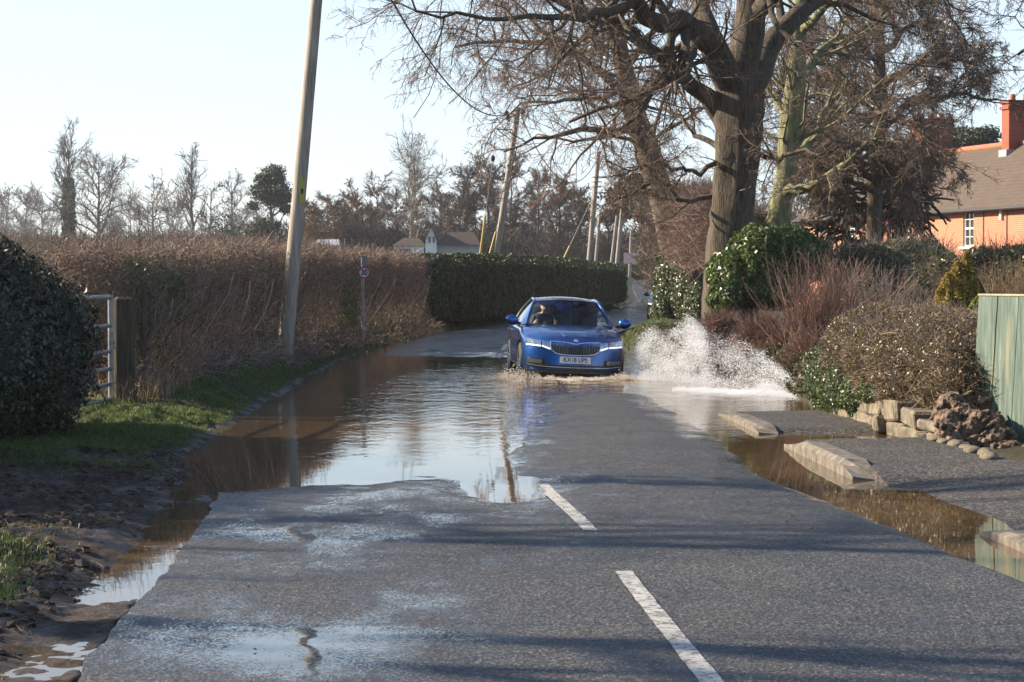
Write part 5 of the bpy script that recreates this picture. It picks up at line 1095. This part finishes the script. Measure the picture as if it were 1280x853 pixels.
def white_house():
    Y = 184; b = at(545, 330, Y); b[2] = .3; k = Y / F; o = empty('white_house', b, 'small distant white rendered house with pointed gable among the brown trees', 'house')
    zt = lambda py: topz(py, Y) - .3; xx = lambda px: gx(px, Y) - b[0]
    q = MB(); q.box((xx(511), 1.5, zt(307) / 2), (38 * k, 3, zt(307))); q.build('wall', M['white_paint'], o, smooth=False)
    q = MB(); q.box((xx(572), 1.8, zt(306) / 2), (54 * k, 3, zt(306))); q.build('wall', nmat('grey_render', [(.3, (.30, .31, .33)), (.7, (.38, .39, .41))], 3, .8), o, smooth=False)
    q = MB(); a, c, m_ = xx(532), xx(546), xx(539); zg = zt(284); ze = zt(301)
    q.add([(a, -.4, 0), (c, -.4, 0), (c, -.4, ze), (a, -.4, ze), (m_, -.4, zg), (a, 4, 0), (c, 4, 0), (c, 4, ze), (a, 4, ze), (m_, 4, zg)], [(0, 1, 2, 3), (1, 6, 7, 2), (5, 0, 3, 8)]); q.add([(a, -.4, ze), (c, -.4, ze), (m_, -.4, zg)], np.array([[0, 1, 2]])); q.build('gable', M['white_paint'], o, smooth=False)
    M['roof_far'] = nmat('far_roof_tiles', [(.3, (.035, .025, .02)), (.7, (.07, .05, .04))], 3, .9)
    q = MB(); q.add([(a - .12, -.6, ze - .2), (m_, -.6, zg + .1), (m_, 4.2, zg + .1), (a - .12, 4.2, ze - .2), (c + .12, -.6, ze - .2), (c + .12, 4.2, ze - .2)], [(0, 1, 2, 3), (1, 4, 5, 2)]); q.build('gable_roof', M['roof_far'], o, smooth=False)
    def roof(x0, x1, ze_, zr): q = MB(); q.add([(x0, -.3, ze_), (x1, -.3, ze_), (x1 - .6, 1.6, zr), (x0 + .9, 1.6, zr), (x0, 3.4, ze_), (x1, 3.4, ze_)], [(0, 1, 2, 3), (3, 2, 5, 4)]); q.F.append(np.array([(0, 3, 4), (1, 5, 2)]) + q.n - 6); q.M.append(np.zeros(2)); q.build('roof', M['roof_far'], o, smooth=False)
    roof(xx(490), xx(532), zt(307) - .02, zt(297)); roof(xx(545), xx(601), zt(306) - .02, zt(290))
    for px in (536.5, 541.5): q = MB(); q.box((xx(px) + .05, -.42, zt(300)), (.18, .03, .5)); q.build('window', M['pane'], o, smooth=False)
    q = MB(); q.box((xx(506), -.02, zt(314)), (.9, .03, .35)); q.build('window', M['pane'], o, smooth=False)
white_house()
def cottage(label, px, py0, pyr, Y, wpx, wallm, roofm):
    k = Y / F; b = at(px, py0, Y); b[2] = .3; o = empty('cottage', b, label, 'house'); ze = topz(py0, Y) - .3; zr = topz(pyr, Y) - .3; w_ = wpx * k
    q = MB(); q.box((0, 2, ze / 2), (w_, 4, ze)); q.build('wall', wallm, o, smooth=False)
    q = MB(); q.add([(-w_ / 2 - .3, -.3, ze), (w_ / 2 + .3, -.3, ze), (w_ / 2, 2, zr), (-w_ / 2, 2, zr), (w_ / 2 + .3, 4.3, ze), (-w_ / 2 - .3, 4.3, ze)], [(0, 1, 2, 3), (3, 2, 4, 5)]); q.build('roof', roofm, o, smooth=False)
cottage('low distant building with bluish grey roof just right of the nearest pole', 408, 307, 299, 190, 26, M['white_paint'], mat('blue_grey_roof', (.35, .38, .42), .5))
cottage('distant red brown roofed house above the far bend of the lane', 812, 330, 312, 225, 60, M['brick_red'], M['roof_far'])
# hedge at the far bend
q_o = shrub('roadside_hedge', 'low green hedge along the outside of the far bend', [(gx(785, 208), 208, 2.4, 1.6, 1.6, 1.0), (gx(800, 208), 208, 2.6, 1.8, 1.6, 1.2), (gx(825, 210), 210, 2.5, 2.4, 1.6, 1.2), (gx(770, 208), 208, 2.2, 1.6, 1.5, .9), (gx(855, 212), 212, 2.6, 3.0, 1.6, 1.3), (gx(745, 206), 206, 2.0, 2.2, 1.5, .9)], 9000, .25, M['box_leaf'], 33, 'hedge')

# ================================================================== CARS
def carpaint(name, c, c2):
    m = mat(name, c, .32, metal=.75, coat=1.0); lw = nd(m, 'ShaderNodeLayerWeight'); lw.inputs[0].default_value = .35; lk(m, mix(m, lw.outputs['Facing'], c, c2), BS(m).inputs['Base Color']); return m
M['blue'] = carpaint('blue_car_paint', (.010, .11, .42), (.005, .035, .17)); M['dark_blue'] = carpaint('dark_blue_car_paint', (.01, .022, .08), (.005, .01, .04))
M['chrome'] = mat('chrome', (.75, .76, .78), .12, metal=1); M['trim'] = mat('black_trim', (.012, .012, .014), .35); M['tyre'] = mat('tyre', (.02, .02, .021), .75); M['alloy'] = mat('alloy', (.42, .43, .45), .25, metal=1)
M['carglass'] = clear_glass('car_glass', (.78, .84, .83)); M['lamp_glass'] = mat('headlamp_glass', (.30, .32, .34), .06, metal=.75, coat=1.0); M['drl'] = mat('lit_lamp_strip', (.9, .92, .95), .3, emis=(.9, .95, 1), es=.4); M['interior'] = mat('dark_interior', (.025, .024, .024), .8); M['seat'] = mat('seat_fabric', (.05, .047, .045), .9); M['plate'] = mat('white_number_plate', (.66, .68, .70), .4)
def fy(x): return .40 * (np.abs(np.asarray(x, float)) / .9)**2.8
def warp(x, y): return y + fy(x) * np.clip(1 - y / 1.0, 0, 1)
def build_car(name, label, paint, full=True):
    o = empty(name, (0, 0, 0), label, 'car')
    ST = np.array([(0, .74, .20, .62, .69), (.04, .80, .18, .665, .735), (.14, .855, .17, .715, .785), (.4, .885, .16, .785, .855), (.9, .903, .16, .865, .935), (1.25, .905, .16, .905, .975), (1.5, .905, .16, .915, .96), (2.5, .907, .16, .925, .94), (3.7, .90, .17, .955, .97), (4.15, .885, .19, .98, 1.03), (4.45, .85, .24, .95, 1.0), (4.60, .80, .30, .84, .86), (4.66, .70, .38, .72, .74)])
    ys_ = np.unique(np.concatenate([np.linspace(0, .5, 16), np.linspace(.5, 4.2, 60), np.linspace(4.2, 4.66, 12)])); S_ = np.stack([np.interp(ys_, ST[:, 0], ST[:, k]) for k in range(1, 5)], 1)
    # smooth the interpolation a little
    for _ in range(2): S_[1:-1] = (S_[:-2] + 2 * S_[1:-1] + S_[2:]) / 4
    def half(w_, zb, zt, zc): return [(0, zb), (.45 * w_, zb), (.82 * w_, zb), (.955 * w_, zb + .04), (.99 * w_, zb + .12), (w_, zb + (zt - zb) * .45), (.998 * w_, zb + (zt - zb) * .62), (.985 * w_, zt - .085), (.965 * w_, zt - .045), (.93 * w_, zt - .012), (.86 * w_, zt + .008), (.72 * w_, zt + (zc - zt) * .5), (.66 * w_, zt + (zc - zt) * .78), (.45 * w_, zt + (zc - zt) * .84), (.2 * w_, zt + (zc - zt) * .97), (0, zc)]
    rings = []
    for y, (w_, zb, zt, zc) in zip(ys_, S_):
        h = half(w_, zb, zt, zc); full_ = h + [(-x, z) for x, z in h[-2:0:-1]]; rings.append([(x, y, z) for x, z in full_])
    G_ = np.array(rings); G_[..., 1] = warp(G_[..., 0], G_[..., 1]); n = G_.shape[1]; G2 = np.concatenate([G_, G_[:, :1]], 1); mb = MB(); mb.grid(G2, flip=False)
    h = len(half(1, 0, 1, 1))
    for e, fl in ((0, True), (-1, False)):
        R_ = G_[e]; cols = 13; cap = np.zeros((h, cols, 3))
        for k in range(h):
            a = R_[k]; b = R_[-k if k else 0] if k not in (0, h - 1) else R_[k]
            for j in range(cols): cap[k, j] = a + (b - a) * j / (cols - 1)
        if e == 0: cap[..., 1] = fy(cap[..., 0])
        mb.grid(cap, flip=not fl)
    body = mb.build('body', paint, o)
    # weld + cut the wheel arches, baked into the mesh
    import bmesh
    bm = bmesh.new(); bm.from_mesh(body.data); bmesh.ops.remove_doubles(bm, verts=bm.verts, dist=.0008); bmesh.ops.recalc_face_normals(bm, faces=bm.faces); bm.to_mesh(body.data); bm.free()
    WY = (.93, 3.62); WR = .325
    cuts = []
    for yy in WY:
        for s_ in (-1, 1):
            q = MB(); a = np.linspace(0, 2 * math.pi, 29); ring = lambda x: [(x, yy + math.cos(t) * .375, .325 + math.sin(t) * .375) for t in a[:-1]]; v = ring(s_ * .58) + ring(s_ * 1.2); nn = 28
            q.add(v, [(i, (i + 1) % nn, nn + (i + 1) % nn, nn + i) for i in range(nn)]); q.F.append(np.array([list(range(nn))[::-1]])); q.M.append(np.zeros(1)); q.F.append(np.array([list(range(nn, 2 * nn))])); q.M.append(np.zeros(1)); c_ = q.build('cutter', M['trim'], None, smooth=False)
            bm = bmesh.new(); bm.from_mesh(c_.data); bmesh.ops.recalc_face_normals(bm, faces=bm.faces); bm.to_mesh(c_.data); bm.free(); md = body.modifiers.new('b', 'BOOLEAN'); md.object = c_; md.operation = 'DIFFERENCE'; md.solver = 'EXACT'; cuts.append(c_)
    bpy.context.view_layer.update(); dg = bpy.context.evaluated_depsgraph_get(); me = bpy.data.meshes.new_from_object(body.evaluated_get(dg)); body.modifiers.clear(); body.data = me
    for c_ in cuts: bpy.data.objects.remove(c_)
    me.materials.clear(); me.materials.append(paint); me.polygons.foreach_set('material_index', np.zeros(len(me.polygons), np.int32))
    # cabin
    def lerp(a, b, t): return np.array(a) * (1 - t) + np.array(b) * t
    def surf(fn, nu, nv): return np.array([[fn(u, v) for v in np.linspace(0, 1, nv)] for u in np.linspace(0, 1, nu)])
    wb = lambda u: np.array([(u * 2 - 1) * .745, 1.20 + .20 * (u * 2 - 1)**2, .945 - .0 * (u * 2 - 1)**2]); wt = lambda u: np.array([(u * 2 - 1) * .575, 1.98 + .10 * (u * 2 - 1)**2, 1.395 - .030 * (u * 2 - 1)**2])
    q = MB(); q.grid(surf(lambda u, v: lerp(wb(u), wt(u), v) + np.array([0, -.03 * math.sin(math.pi * v), .02 * math.sin(math.pi * v)]), 14, 8)); q.build('windscreen', M['carglass'], o)
    rt = lambda u: np.array([(u * 2 - 1) * .52, 3.75 - .08 * (u * 2 - 1)**2, 1.355 - .03 * (u * 2 - 1)**2]); rb = lambda u: np.array([(u * 2 - 1) * .66, 4.30 - .12 * (u * 2 - 1)**2, 1.02])
    q = MB(); g = surf(lambda u, v: lerp(wt(u), rt(u), v) + np.array([0, 0, .075 * math.sin(math.pi * min(v * 1.05, 1)) * (1 - .25 * (u * 2 - 1)**2)]), 14, 12); q.grid(g); q.grid(g - np.array([0, 0, .035]), flip=True); q.grid(np.stack([g[:, 0], g[:, 0] - np.array([0, 0, .035])], 0)); q.build('roof', paint, o)
    q = MB(); q.grid(surf(lambda u, v: lerp(rt(u), rb(u), v), 12, 6)); q.build('rear_window', M['carglass'], o)
    q = MB(); q.box((0, 1.24, .935), (1.3, .1, .012)); q.build('cowl', M['trim'], o)
    for s_ in (-1, 1):
        A = [(s_ * .745, 1.40, .94), (s_ * .70, 1.62, 1.08), (s_ * .628, 1.88, 1.255), (s_ * .574, 2.08, 1.355), (s_ * .565, 2.4, 1.385), (s_ * .55, 3.0, 1.390), (s_ * .525, 3.7, 1.315), (s_ * .62, 4.1, 1.15), (s_ * .70, 4.3, 1.0)]
        P = catmull(np.array(A), 5); q = MB(); q.tubes(P, np.full(len(P), .030), 8, cap=True); q.build('roof_pillar', paint, o)
        lo = lambda u: np.array([s_ * (.872 - .05 * u * u), 1.42 + 2.75 * u, .935 + .045 * u]); 
        hi = lambda u: np.array([s_ * np.interp(u, [0, .24, .5, .85, 1], [.755, .585, .57, .545, .60]), 1.42 + 2.75 * np.interp(u, [0, 1], [.02, .99]), np.interp(u, [0, .1, .24, .5, .82, 1], [.96, 1.12, 1.345, 1.38, 1.30, 1.10])])
        q = MB(); q.grid(surf(lambda u, v: lerp(lo(u), hi(u), v) + np.array([s_ * .03 * math.sin(math.pi * v), 0, 0]), 24, 5), flip=(s_ > 0)); q.build('side_window', M['carglass'], o)
        P = np.array([lo(u) + np.array([s_ * .006, 0, 0]) for u in np.linspace(0, 1, 16)]); q = MB(); q.tubes(P, np.full(16, .012), 6); q.build('window_trim', M['chrome'], o)
        for u in (.47,): P = np.array([lerp(lo(u), hi(u), v) + np.array([s_ * .032 * math.sin(math.pi * v), 0, 0]) for v in np.linspace(0, 1, 6)]); q = MB(); q.tubes(P, np.full(6, .035), 6); q.build('door_pillar', M['trim'], o)
        # mirror
        q = MB(); q.ball((s_ * 1.0, 1.50, 1.02), (.115, .075, .082), 18, 12); mr = q.build('wing_mirror', paint, o); q = MB(); q.ball((s_ * .985, 1.52, .985), (.105, .075, .062), 14, 10); q.build('mirror_base', M['trim'], mr); q = MB(); q.tubes([(s_ * .84, 1.56, .955), (s_ * .93, 1.54, .975)], [.028, .03], 8); q.build('mirror_arm', M['trim'], mr)
        # handles and sill
        for yy in (2.45, 3.35): q = MB(); q.tubes([(s_ * .915, yy, .82), (s_ * .925, yy + .1, .822), (s_ * .915, yy + .2, .82)], [.014] * 3, 6, cap=True); q.build('door_handle', paint, o)
        # lights
        def patch(nm, x0, x1, top, bot, m, off=.012, par=o, n_=9):
            xx = np.linspace(x0, x1, n_); t = (xx - x0) / (x1 - x0 if x1 != x0 else 1); zt_ = np.interp(t, [0, 1], top); zb_ = np.interp(t, [0, 1], bot); g = []
            for zz in (zt_, (zt_ + zb_) / 2, zb_): g.append(np.stack([s_ * xx, fy(xx) - off + np.clip(zz - .60, 0, 1) * .30 , zz], -1))
            g = np.array(g); b_ = g + np.array([0, .05, 0]); q = MB(); q.grid(g, flip=(s_ > 0)); q.grid(np.stack([g[0], b_[0]], 0)); q.grid(np.stack([g[-1], b_[-1]], 0)); q.grid(np.stack([g[:, 0], b_[:, 0]], 0)); q.grid(np.stack([g[:, -1], b_[:, -1]], 0)); return q.build(nm, m, par)
        hl = patch('headlight', .585, .835, (.700, .745), (.612, .628), M['lamp_glass'], .018); patch('light_strip', .585, .825, (.626, .642), (.604, .622), M['drl'], .028, hl); 
        q = MB(); q.ball((s_ * .70, float(fy(.7)) + .01, .672), (.035, .03, .03), 12, 8); q.build('projector_lens', M['chrome'], hl)
        h2 = patch('inner_headlight', .43, .565, (.692, .700), (.560, .606), M['lamp_glass'], .020); patch('light_strip', .43, .565, (.585, .628), (.556, .604), M['drl'], .03, h2)
        patch('fog_lamp', .56, .80, (.385, .392), (.318, .330), M['lamp_glass'], .012); patch('fog_surround', .50, .83, (.40, .405), (.285, .30), M['trim'], .006)
    def cpatch(nm, xs__, top, bot, m, off, par=o):
        xx = np.asarray(xs__, float); zt_ = np.asarray(top, float); zb_ = np.asarray(bot, float); g = np.array([np.stack([xx, fy(xx) - off + np.clip(zz - .60, 0, 1) * .30, zz], -1) for zz in (zt_, (zt_ + zb_) / 2, zb_)]); b_ = g + np.array([0, .04, 0]); q = MB(); q.grid(g); q.grid(np.stack([g[0], b_[0]], 0)); q.grid(np.stack([g[-1], b_[-1]], 0)); q.grid(np.stack([g[:, 0], b_[:, 0]], 0)); q.grid(np.stack([g[:, -1], b_[:, -1]], 0)); return q.build(nm, m, par)
    gxs = np.array([-.425, -.40, -.33, -.2, -.09, -.045, 0, .045, .09, .2, .33, .40, .425]); gt = np.array([.700, .700, .699, .694, .684, .670, .664, .670, .684, .694, .699, .700, .700]); gb = np.array([.60, .545, .500, .480, .474, .473, .473, .473, .474, .480, .500, .545, .60])
    gr_ = cpatch('grille', gxs, gt, gb, M['trim'], .010)
    P = np.concatenate([np.stack([gxs, fy(gxs) - .018 + np.clip(gt - .6, 0, 1) * .3, gt], -1), np.stack([gxs, fy(gxs) - .016, gb], -1)[::-1]]); P = np.vstack([P, P[:1]]); q = MB(); q.tubes(P, np.full(len(P), .010), 6); q.build('grille_frame', M['chrome'], gr_)
    for x in np.linspace(-.37, .37, 17):
        zt_ = np.interp(x, gxs, gt) - .015; zb_ = np.interp(x, gxs, gb) + .015; q = MB(); q.tubes([(x, float(fy(x)) - .018 + max(zt_ - .6, 0) * .3, zt_), (x, float(fy(x)) - .024, .6), (x, float(fy(x)) - .020, zb_)], [.0055] * 3, 5); q.build('grille_bar', M['trim'] if abs(x) < .1 else mat('dark_chrome', (.16, .16, .17), .25, metal=1) if 'dkc' not in M else M['dkc'], gr_)
    xx = np.linspace(-.80, .80, 21); cpatch('lower_intake', xx, np.interp(np.abs(xx), [0, .8], [.300, .315]), np.interp(np.abs(xx), [0, .8], [.215, .255]), M['trim'], .008)
    P = np.stack([xx, fy(xx) - .02, np.interp(np.abs(xx), [0, .6, .8], [.262, .27, .295])], -1); q = MB(); q.tubes(P, np.full(21, .007), 6); q.build('chrome_strip', M['chrome'], o)
    xx = np.linspace(-.78, .78, 21); cpatch('bumper_lip', xx, np.full(21, .205), np.full(21, .165), M['trim'], .012)
    # badge: ring with a small winged arrow shape
    q = MB(); a = np.linspace(0, 2 * math.pi, 25); q.tubes(np.stack([.036 * np.cos(a), 0 * a + .016, .708 + .036 * np.sin(a)], -1), np.full(25, .006), 6); q.ball((0, .024, .708), (.032, .008, .032), 12, 8); bd = q.build('badge', M['chrome'], o)
    q = MB(); q.tubes([(-.02, .012, .70), (0, .010, .712), (.016, .012, .722)], [.003, .006, .002], 5); q.tubes([(-.006, .012, .724), (.004, .010, .712)], [.002, .004], 5); q.build('badge_emblem', M['trim'], bd)
    # crease lines on the bonnet
    for s_ in (-1, 1): P = np.array([(s_ * .17, .10, .795), (s_ * .25, .5, .868), (s_ * .36, .9, .927), (s_ * .44, 1.15, .958)]); q = MB(); q.tubes(catmull(P, 4) - np.array([0, 0, .012]), np.full(13, .012), 6); q.build('bonnet_crease', paint, o)
    if full:
        q = MB(); q.box((0, -.028, .392), (.525, .012, .113)); pl_ = q.build('number_plate', M['plate'], o, smooth=False); text_mesh('KX18 UPS', .108, M['ink'], 'plate_lettering', pl_, (0, -.0355, .392), xs_=.88, bold=.0016)
    # wheels
    for yy in WY:
        for s_ in (-1, 1):
            cx_ = s_ * .795; q = MB(); a = np.linspace(0, 2 * math.pi, 33); prof = [(-.105, .215), (-.11, .27), (-.095, .312), (-.06, .325), (.06, .325), (.095, .312), (.11, .27), (.105, .215)]
            q.grid(np.array([[(cx_ + px_, yy + math.cos(t) * r_, .325 + math.sin(t) * r_) for t in a] for px_, r_ in prof])); wh = q.build('wheel', M['tyre'], o)
            q = MB(); q.grid(np.array([[(cx_ + s_ * d_, yy + math.cos(t) * r_, .325 + math.sin(t) * r_) for t in a] for d_, r_ in ((.104, .218), (.06, .205), (.03, .12), (.035, .001))]));
            for k in range(5):
                for dd in (-.12, .12): t = k * 2 * math.pi / 5; q.tubes([(cx_ + s_ * .075, yy + math.cos(t) * .04, .325 + math.sin(t) * .04), (cx_ + s_ * .09, yy + math.cos(t + dd) * .205, .325 + math.sin(t + dd) * .205)], [.022, .015], 6)
            q.build('rim', M['alloy'], wh)
            q = MB(); q.grid(np.array([[(s_ * x, yy + math.cos(t) * .37, .325 + math.sin(t) * .37) for t in a] for x in (.60, .86)])); q.grid(np.array([[(s_ * .60, yy + math.cos(t) * r_, .325 + math.sin(t) * r_) for t in a] for r_ in (.01, .37)])); q.build('wheel_arch', M['trim'], o)
    # cabin fittings
    q = MB(); q.box((0, 1.62, .86), (1.5, .5, .2), bevel=.05); q.build('dashboard', M['interior'], o)
    for x in (-.37, .37):
        q = MB(); q.box((x, 2.5, .98), (.48, .16, .64), bevel=.06); q.box((x, 2.2, .58), (.5, .5, .16), bevel=.05); st = q.build('seat', M['seat'], o); q = MB(); q.box((x, 2.53, 1.25), (.25, .09, .17), bevel=.035); q.build('headrest', M['seat'], st)
    q = MB(); q.box((0, 3.45, .92), (1.2, .16, .5), bevel=.05); q.build('rear_seat', M['seat'], o)
    a = np.linspace(0, 2 * math.pi, 25); q = MB(); q.tubes(np.stack([-.37 + .185 * np.cos(a), 1.83 + .06 * np.sin(a), .97 + .17 * np.sin(a)], -1), np.full(25, .014), 6); q.tubes([(-.37, 1.86, .97), (-.37, 1.7, .90)], [.05, .03], 6); q.build('steering_wheel', M['interior'], o)
    q = MB(); q.box((0, 1.93, 1.335), (.22, .03, .06), bevel=.01); q.build('rear_view_mirror', M['interior'], o)
    q = MB(); q.box((0, 2.35, .20), (1.30, 4.1, .08)); q.build('underbody', M['interior'], o)
    return o
M['dkc'] = mat('dark_chrome', (.16, .16, .17), .25, metal=1)
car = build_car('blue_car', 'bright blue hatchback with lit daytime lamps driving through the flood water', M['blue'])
CARM = Matrix.Translation((float(gx(718, 38.7)), 38.7, -.085)) @ Matrix.Rotation(math.radians(3.8), 4, 'Z') @ Matrix.Rotation(math.radians(2.2), 4, 'Y')
car.matrix_world = CARM
def copy_without(o, skip, parent=None):
    c = o.copy(); C.objects.link(c); c.parent = parent
    for ch in kids(o):
        if ch.name.split('.')[0] in skip: continue
        copy_without(ch, skip, c)
    return c
car2 = copy_without(car, ('number_plate', 'person'))
car2.name = 'dark_blue_car'; car2['label'] = 'dark blue second car almost fully hidden behind the tall holly hedge'; car2.matrix_world = Matrix.Translation((6.2, 90.5, .05)) @ Matrix.Rotation(math.radians(-8), 4, 'Z')
def repaint(o):
    for ch in kids(o):
        if ch.type == 'MESH' and ch.data.materials and ch.data.materials[0] == M['blue']: ch.data = ch.data.copy(); ch.data.materials[0] = M['dark_blue']
        repaint(ch)
repaint(car2)
# driver
def driver():
    r = np.random.default_rng(1); V = []; E = []; R = []
    def add(p, rad, par=None):
        V.append(p); R.append(rad); i = len(V) - 1
        if par is not None: E.append((par, i))
        return i
    X0 = -.37; pel = add((X0, 2.30, .66), .15); ab = add((X0, 2.32, .82), .135, pel); chst = add((X0, 2.31, .98), .15, ab); sh = add((X0, 2.29, 1.09), .11, chst); nk = add((X0, 2.26, 1.15), .055, sh); jaw = add((X0 + .01, 2.225, 1.205), .068, nk); hd = add((X0 + .01, 2.23, 1.26), .088, jaw); add((X0 + .01, 2.235, 1.305), .072, hd)
    nose = add((X0 + .012, 2.135, 1.235), .012, hd)
    for s_ in (-1, 1):
        ear = add((X0 + .01 + s_ * .085, 2.24, 1.24), .014, hd)
        shd = add((X0 + s_ * .17, 2.28, 1.07), .062, sh); el = add((X0 + s_ * .25, 2.10, .88), .045, shd); wr = add((X0 + s_ * .19, 1.90, .98), .028, el); pm = add((X0 + s_ * .185, 1.855, 1.00), .032, wr)
        for k in range(4):
            z = 1.03 - k * .02; f1 = add((X0 + s_ * .175, 1.815, z), .0085, pm); f2 = add((X0 + s_ * .150, 1.805, z), .008, f1); add((X0 + s_ * .140, 1.825, z - .002), .007, f2)
        t1_ = add((X0 + s_ * .16, 1.87, 1.03), .010, pm); add((X0 + s_ * .148, 1.845, 1.045), .008, t1_)
        th_ = add((X0 + s_ * .11, 2.15, .64), .085, pel); kn = add((X0 + s_ * .14, 1.86, .68), .06, th_); an = add((X0 + s_ * .12, 1.62, .36), .04, kn); add((X0 + s_ * .12, 1.50, .32), .035, an)
    me = bpy.data.meshes.new('person'); me.from_pydata(V, E, []); p = bpy.data.objects.new('person', me); C.objects.link(p); md = p.modifiers.new('s', 'SKIN')
    for i, rr in enumerate(R): me.skin_vertices[0].data[i].radius = (rr, rr)
    me.skin_vertices[0].data[0].use_root = True; p.modifiers.new('ss', 'SUBSURF').levels = 2
    bpy.context.view_layer.update(); dg = bpy.context.evaluated_depsgraph_get(); m2 = bpy.data.meshes.new_from_object(p.evaluated_get(dg)); p.modifiers.clear(); p.data = m2
    for mm in (mat('dark_jacket', (.05, .055, .07), .85), mat('skin', (.55, .36, .27), .55), mat('dark_trousers', (.02, .022, .03), .9)): m2.materials.append(mm)
    for f in m2.polygons:
        c = f.center; f.material_index = 1 if (c.z > 1.14 and c.y > 2.05) or (c.y < 1.905 and c.z > .85) else (2 if c.z < .74 else 0); f.use_smooth = True
    q = MB(); q.ball((X0 + .01, 2.262, 1.285), (.092, .095, .078), 16, 10, disp=.008, dsc=20); hr = q.build('hair', mat('grey_hair', (.35, .30, .24), .8), p)
    for s_ in (-1, 1): q = MB(); q.ball((X0 + .01 + s_ * .03, 2.148, 1.262), (.012, .008, .008), 8, 6); q.build('eye', mat('eye', (.05, .04, .035), .3), p)
    q = MB(); q.box((X0 + .01, 2.155, 1.195), (.045, .012, .008)); q.build('mouth', mat('lips', (.35, .14, .12), .6), p)
    tag(p, 'driver in a dark jacket holding the steering wheel of the blue car', 'person'); p.matrix_world = CARM; return p
driver()

# ================================================================== SPRAY
M['spray'] = mat('water_drops', (.85, .87, .9), .15, spec=.6); 
def drops(name, label, P, rad, m, D=None, el=1.0):
    N = len(P); o6 = np.array([(1, 0, 0), (-1, 0, 0), (0, 1, 0), (0, -1, 0), (0, 0, 1), (0, 0, -1)], float); f = np.array([(0, 2, 4), (2, 1, 4), (1, 3, 4), (3, 0, 4), (2, 0, 5), (1, 2, 5), (3, 1, 5), (0, 3, 5)])
    V = o6[None] * rad[:, None, None]
    if D is not None: V = V + (V * D[:, None, :]).sum(-1, keepdims=True) * D[:, None, :] * el
    V = V + P[:, None, :]; mb = MB(); mb.add(V.reshape(-1, 3), (f[None] + 6 * np.arange(N)[:, None, None]).reshape(-1, 3)); o = mb.build(name, m); tag(o, label, 'water spray', kind='stuff'); return o
def spray():
    r = np.random.default_rng(77); n = 380000
    s_ = r.beta(1.2, 1.1, n); px = 786 + 228 * s_; Yb = 38.9 - 5.6 * s_
    tops = np.interp(px, [786, 795, 805, 820, 845, 870, 895, 920, 940, 960, 985, 1014], [462, 440, 424, 412, 407, 405, 409, 418, 430, 444, 466, 486]); zt_ = EYE + (HZ - tops) * Yb / F
    fing = 1 + .22 * vnoise(px * .09, px * 0, 5) + .12 * vnoise(px * .3, px * 0, 6)
    v = r.beta(.85, 1.25, n); z = v * zt_ * fing; X = gx(px, Yb) + r.normal(0, .05, n); Y = Yb + r.normal(0, .30, n) * (1.2 - .6 * v) + .5 * v
    # streaky clumping along ballistic lines
    c = fbm(px * .045 - v * 1.6, v * 3 + px * .02, 15, 4) + .5 * vnoise(px * .35 - v * 4, v * 9, 19); k = r.random(n) < np.clip(.42 + .75 * c, .05, 1) * np.where(px < 885, 1, np.where(v > .3, .45, .7)) ; k &= z > -.01
    P = np.stack([X, Y, z], 1)[k]; n2 = len(P); vv = v[k]; rad = .0013 + .0038 * r.random(n2)**4; rad *= np.where(r.random(n2) < .03, 1.9, 1)
    D = nrm(np.stack([np.full(n2, .8), np.full(n2, -.7), .9 - 1.2 * s_[k]], 1) + .3 * r.normal(size=(n2, 3)))
    drops('water_spray', 'white fan of water thrown up beside the blue car wheel', P, rad, M['spray'], D, 1.2)
    n = 26000; s_ = r.beta(1.6, 1.3, n); px = 840 + 168 * s_; Y = 34.6 - 1.7 * s_ + r.normal(0, .34, n); z = np.abs(r.normal(0, .020, n)) * (.4 + 1.3 * np.abs(fbm(px * .06, Y * 1.5, 3, 3)) * 2); P = np.stack([gx(px, Y), Y, z], 1)
    drops('splash_foam', 'bright line of foam where the spray lands on the water', P, .0022 + .0035 * r.random(n), M['spray'])
    n = 26000; a = r.random(n); X = -1.5 + 3.7 * a + r.normal(0, .12, n); Y = 38.2 + r.normal(0, .45, n) + np.abs(X - .6) * .25; hgt = .03 + .12 * np.exp(-((X - .15) / .35)**2) + .10 * np.exp(-((X - 1.9) / .3)**2); z = np.abs(r.normal(0, 1, n)) * hgt * .6 * np.clip(vnoise(X * 6, Y * 3, 8) + .6, 0.1, 1.5)
    k = r.random(n) < np.clip(.35 + vnoise(X * 3, Y * 5, 31), 0, 1); drops('bow_wave_foam', 'muddy white foam pushed up around the front wheels of the blue car', np.stack([X, Y, z], 1)[k], (.005 + .006 * r.random(n))[k], mat('muddy_foam', (.62, .54, .44), .4))
spray()
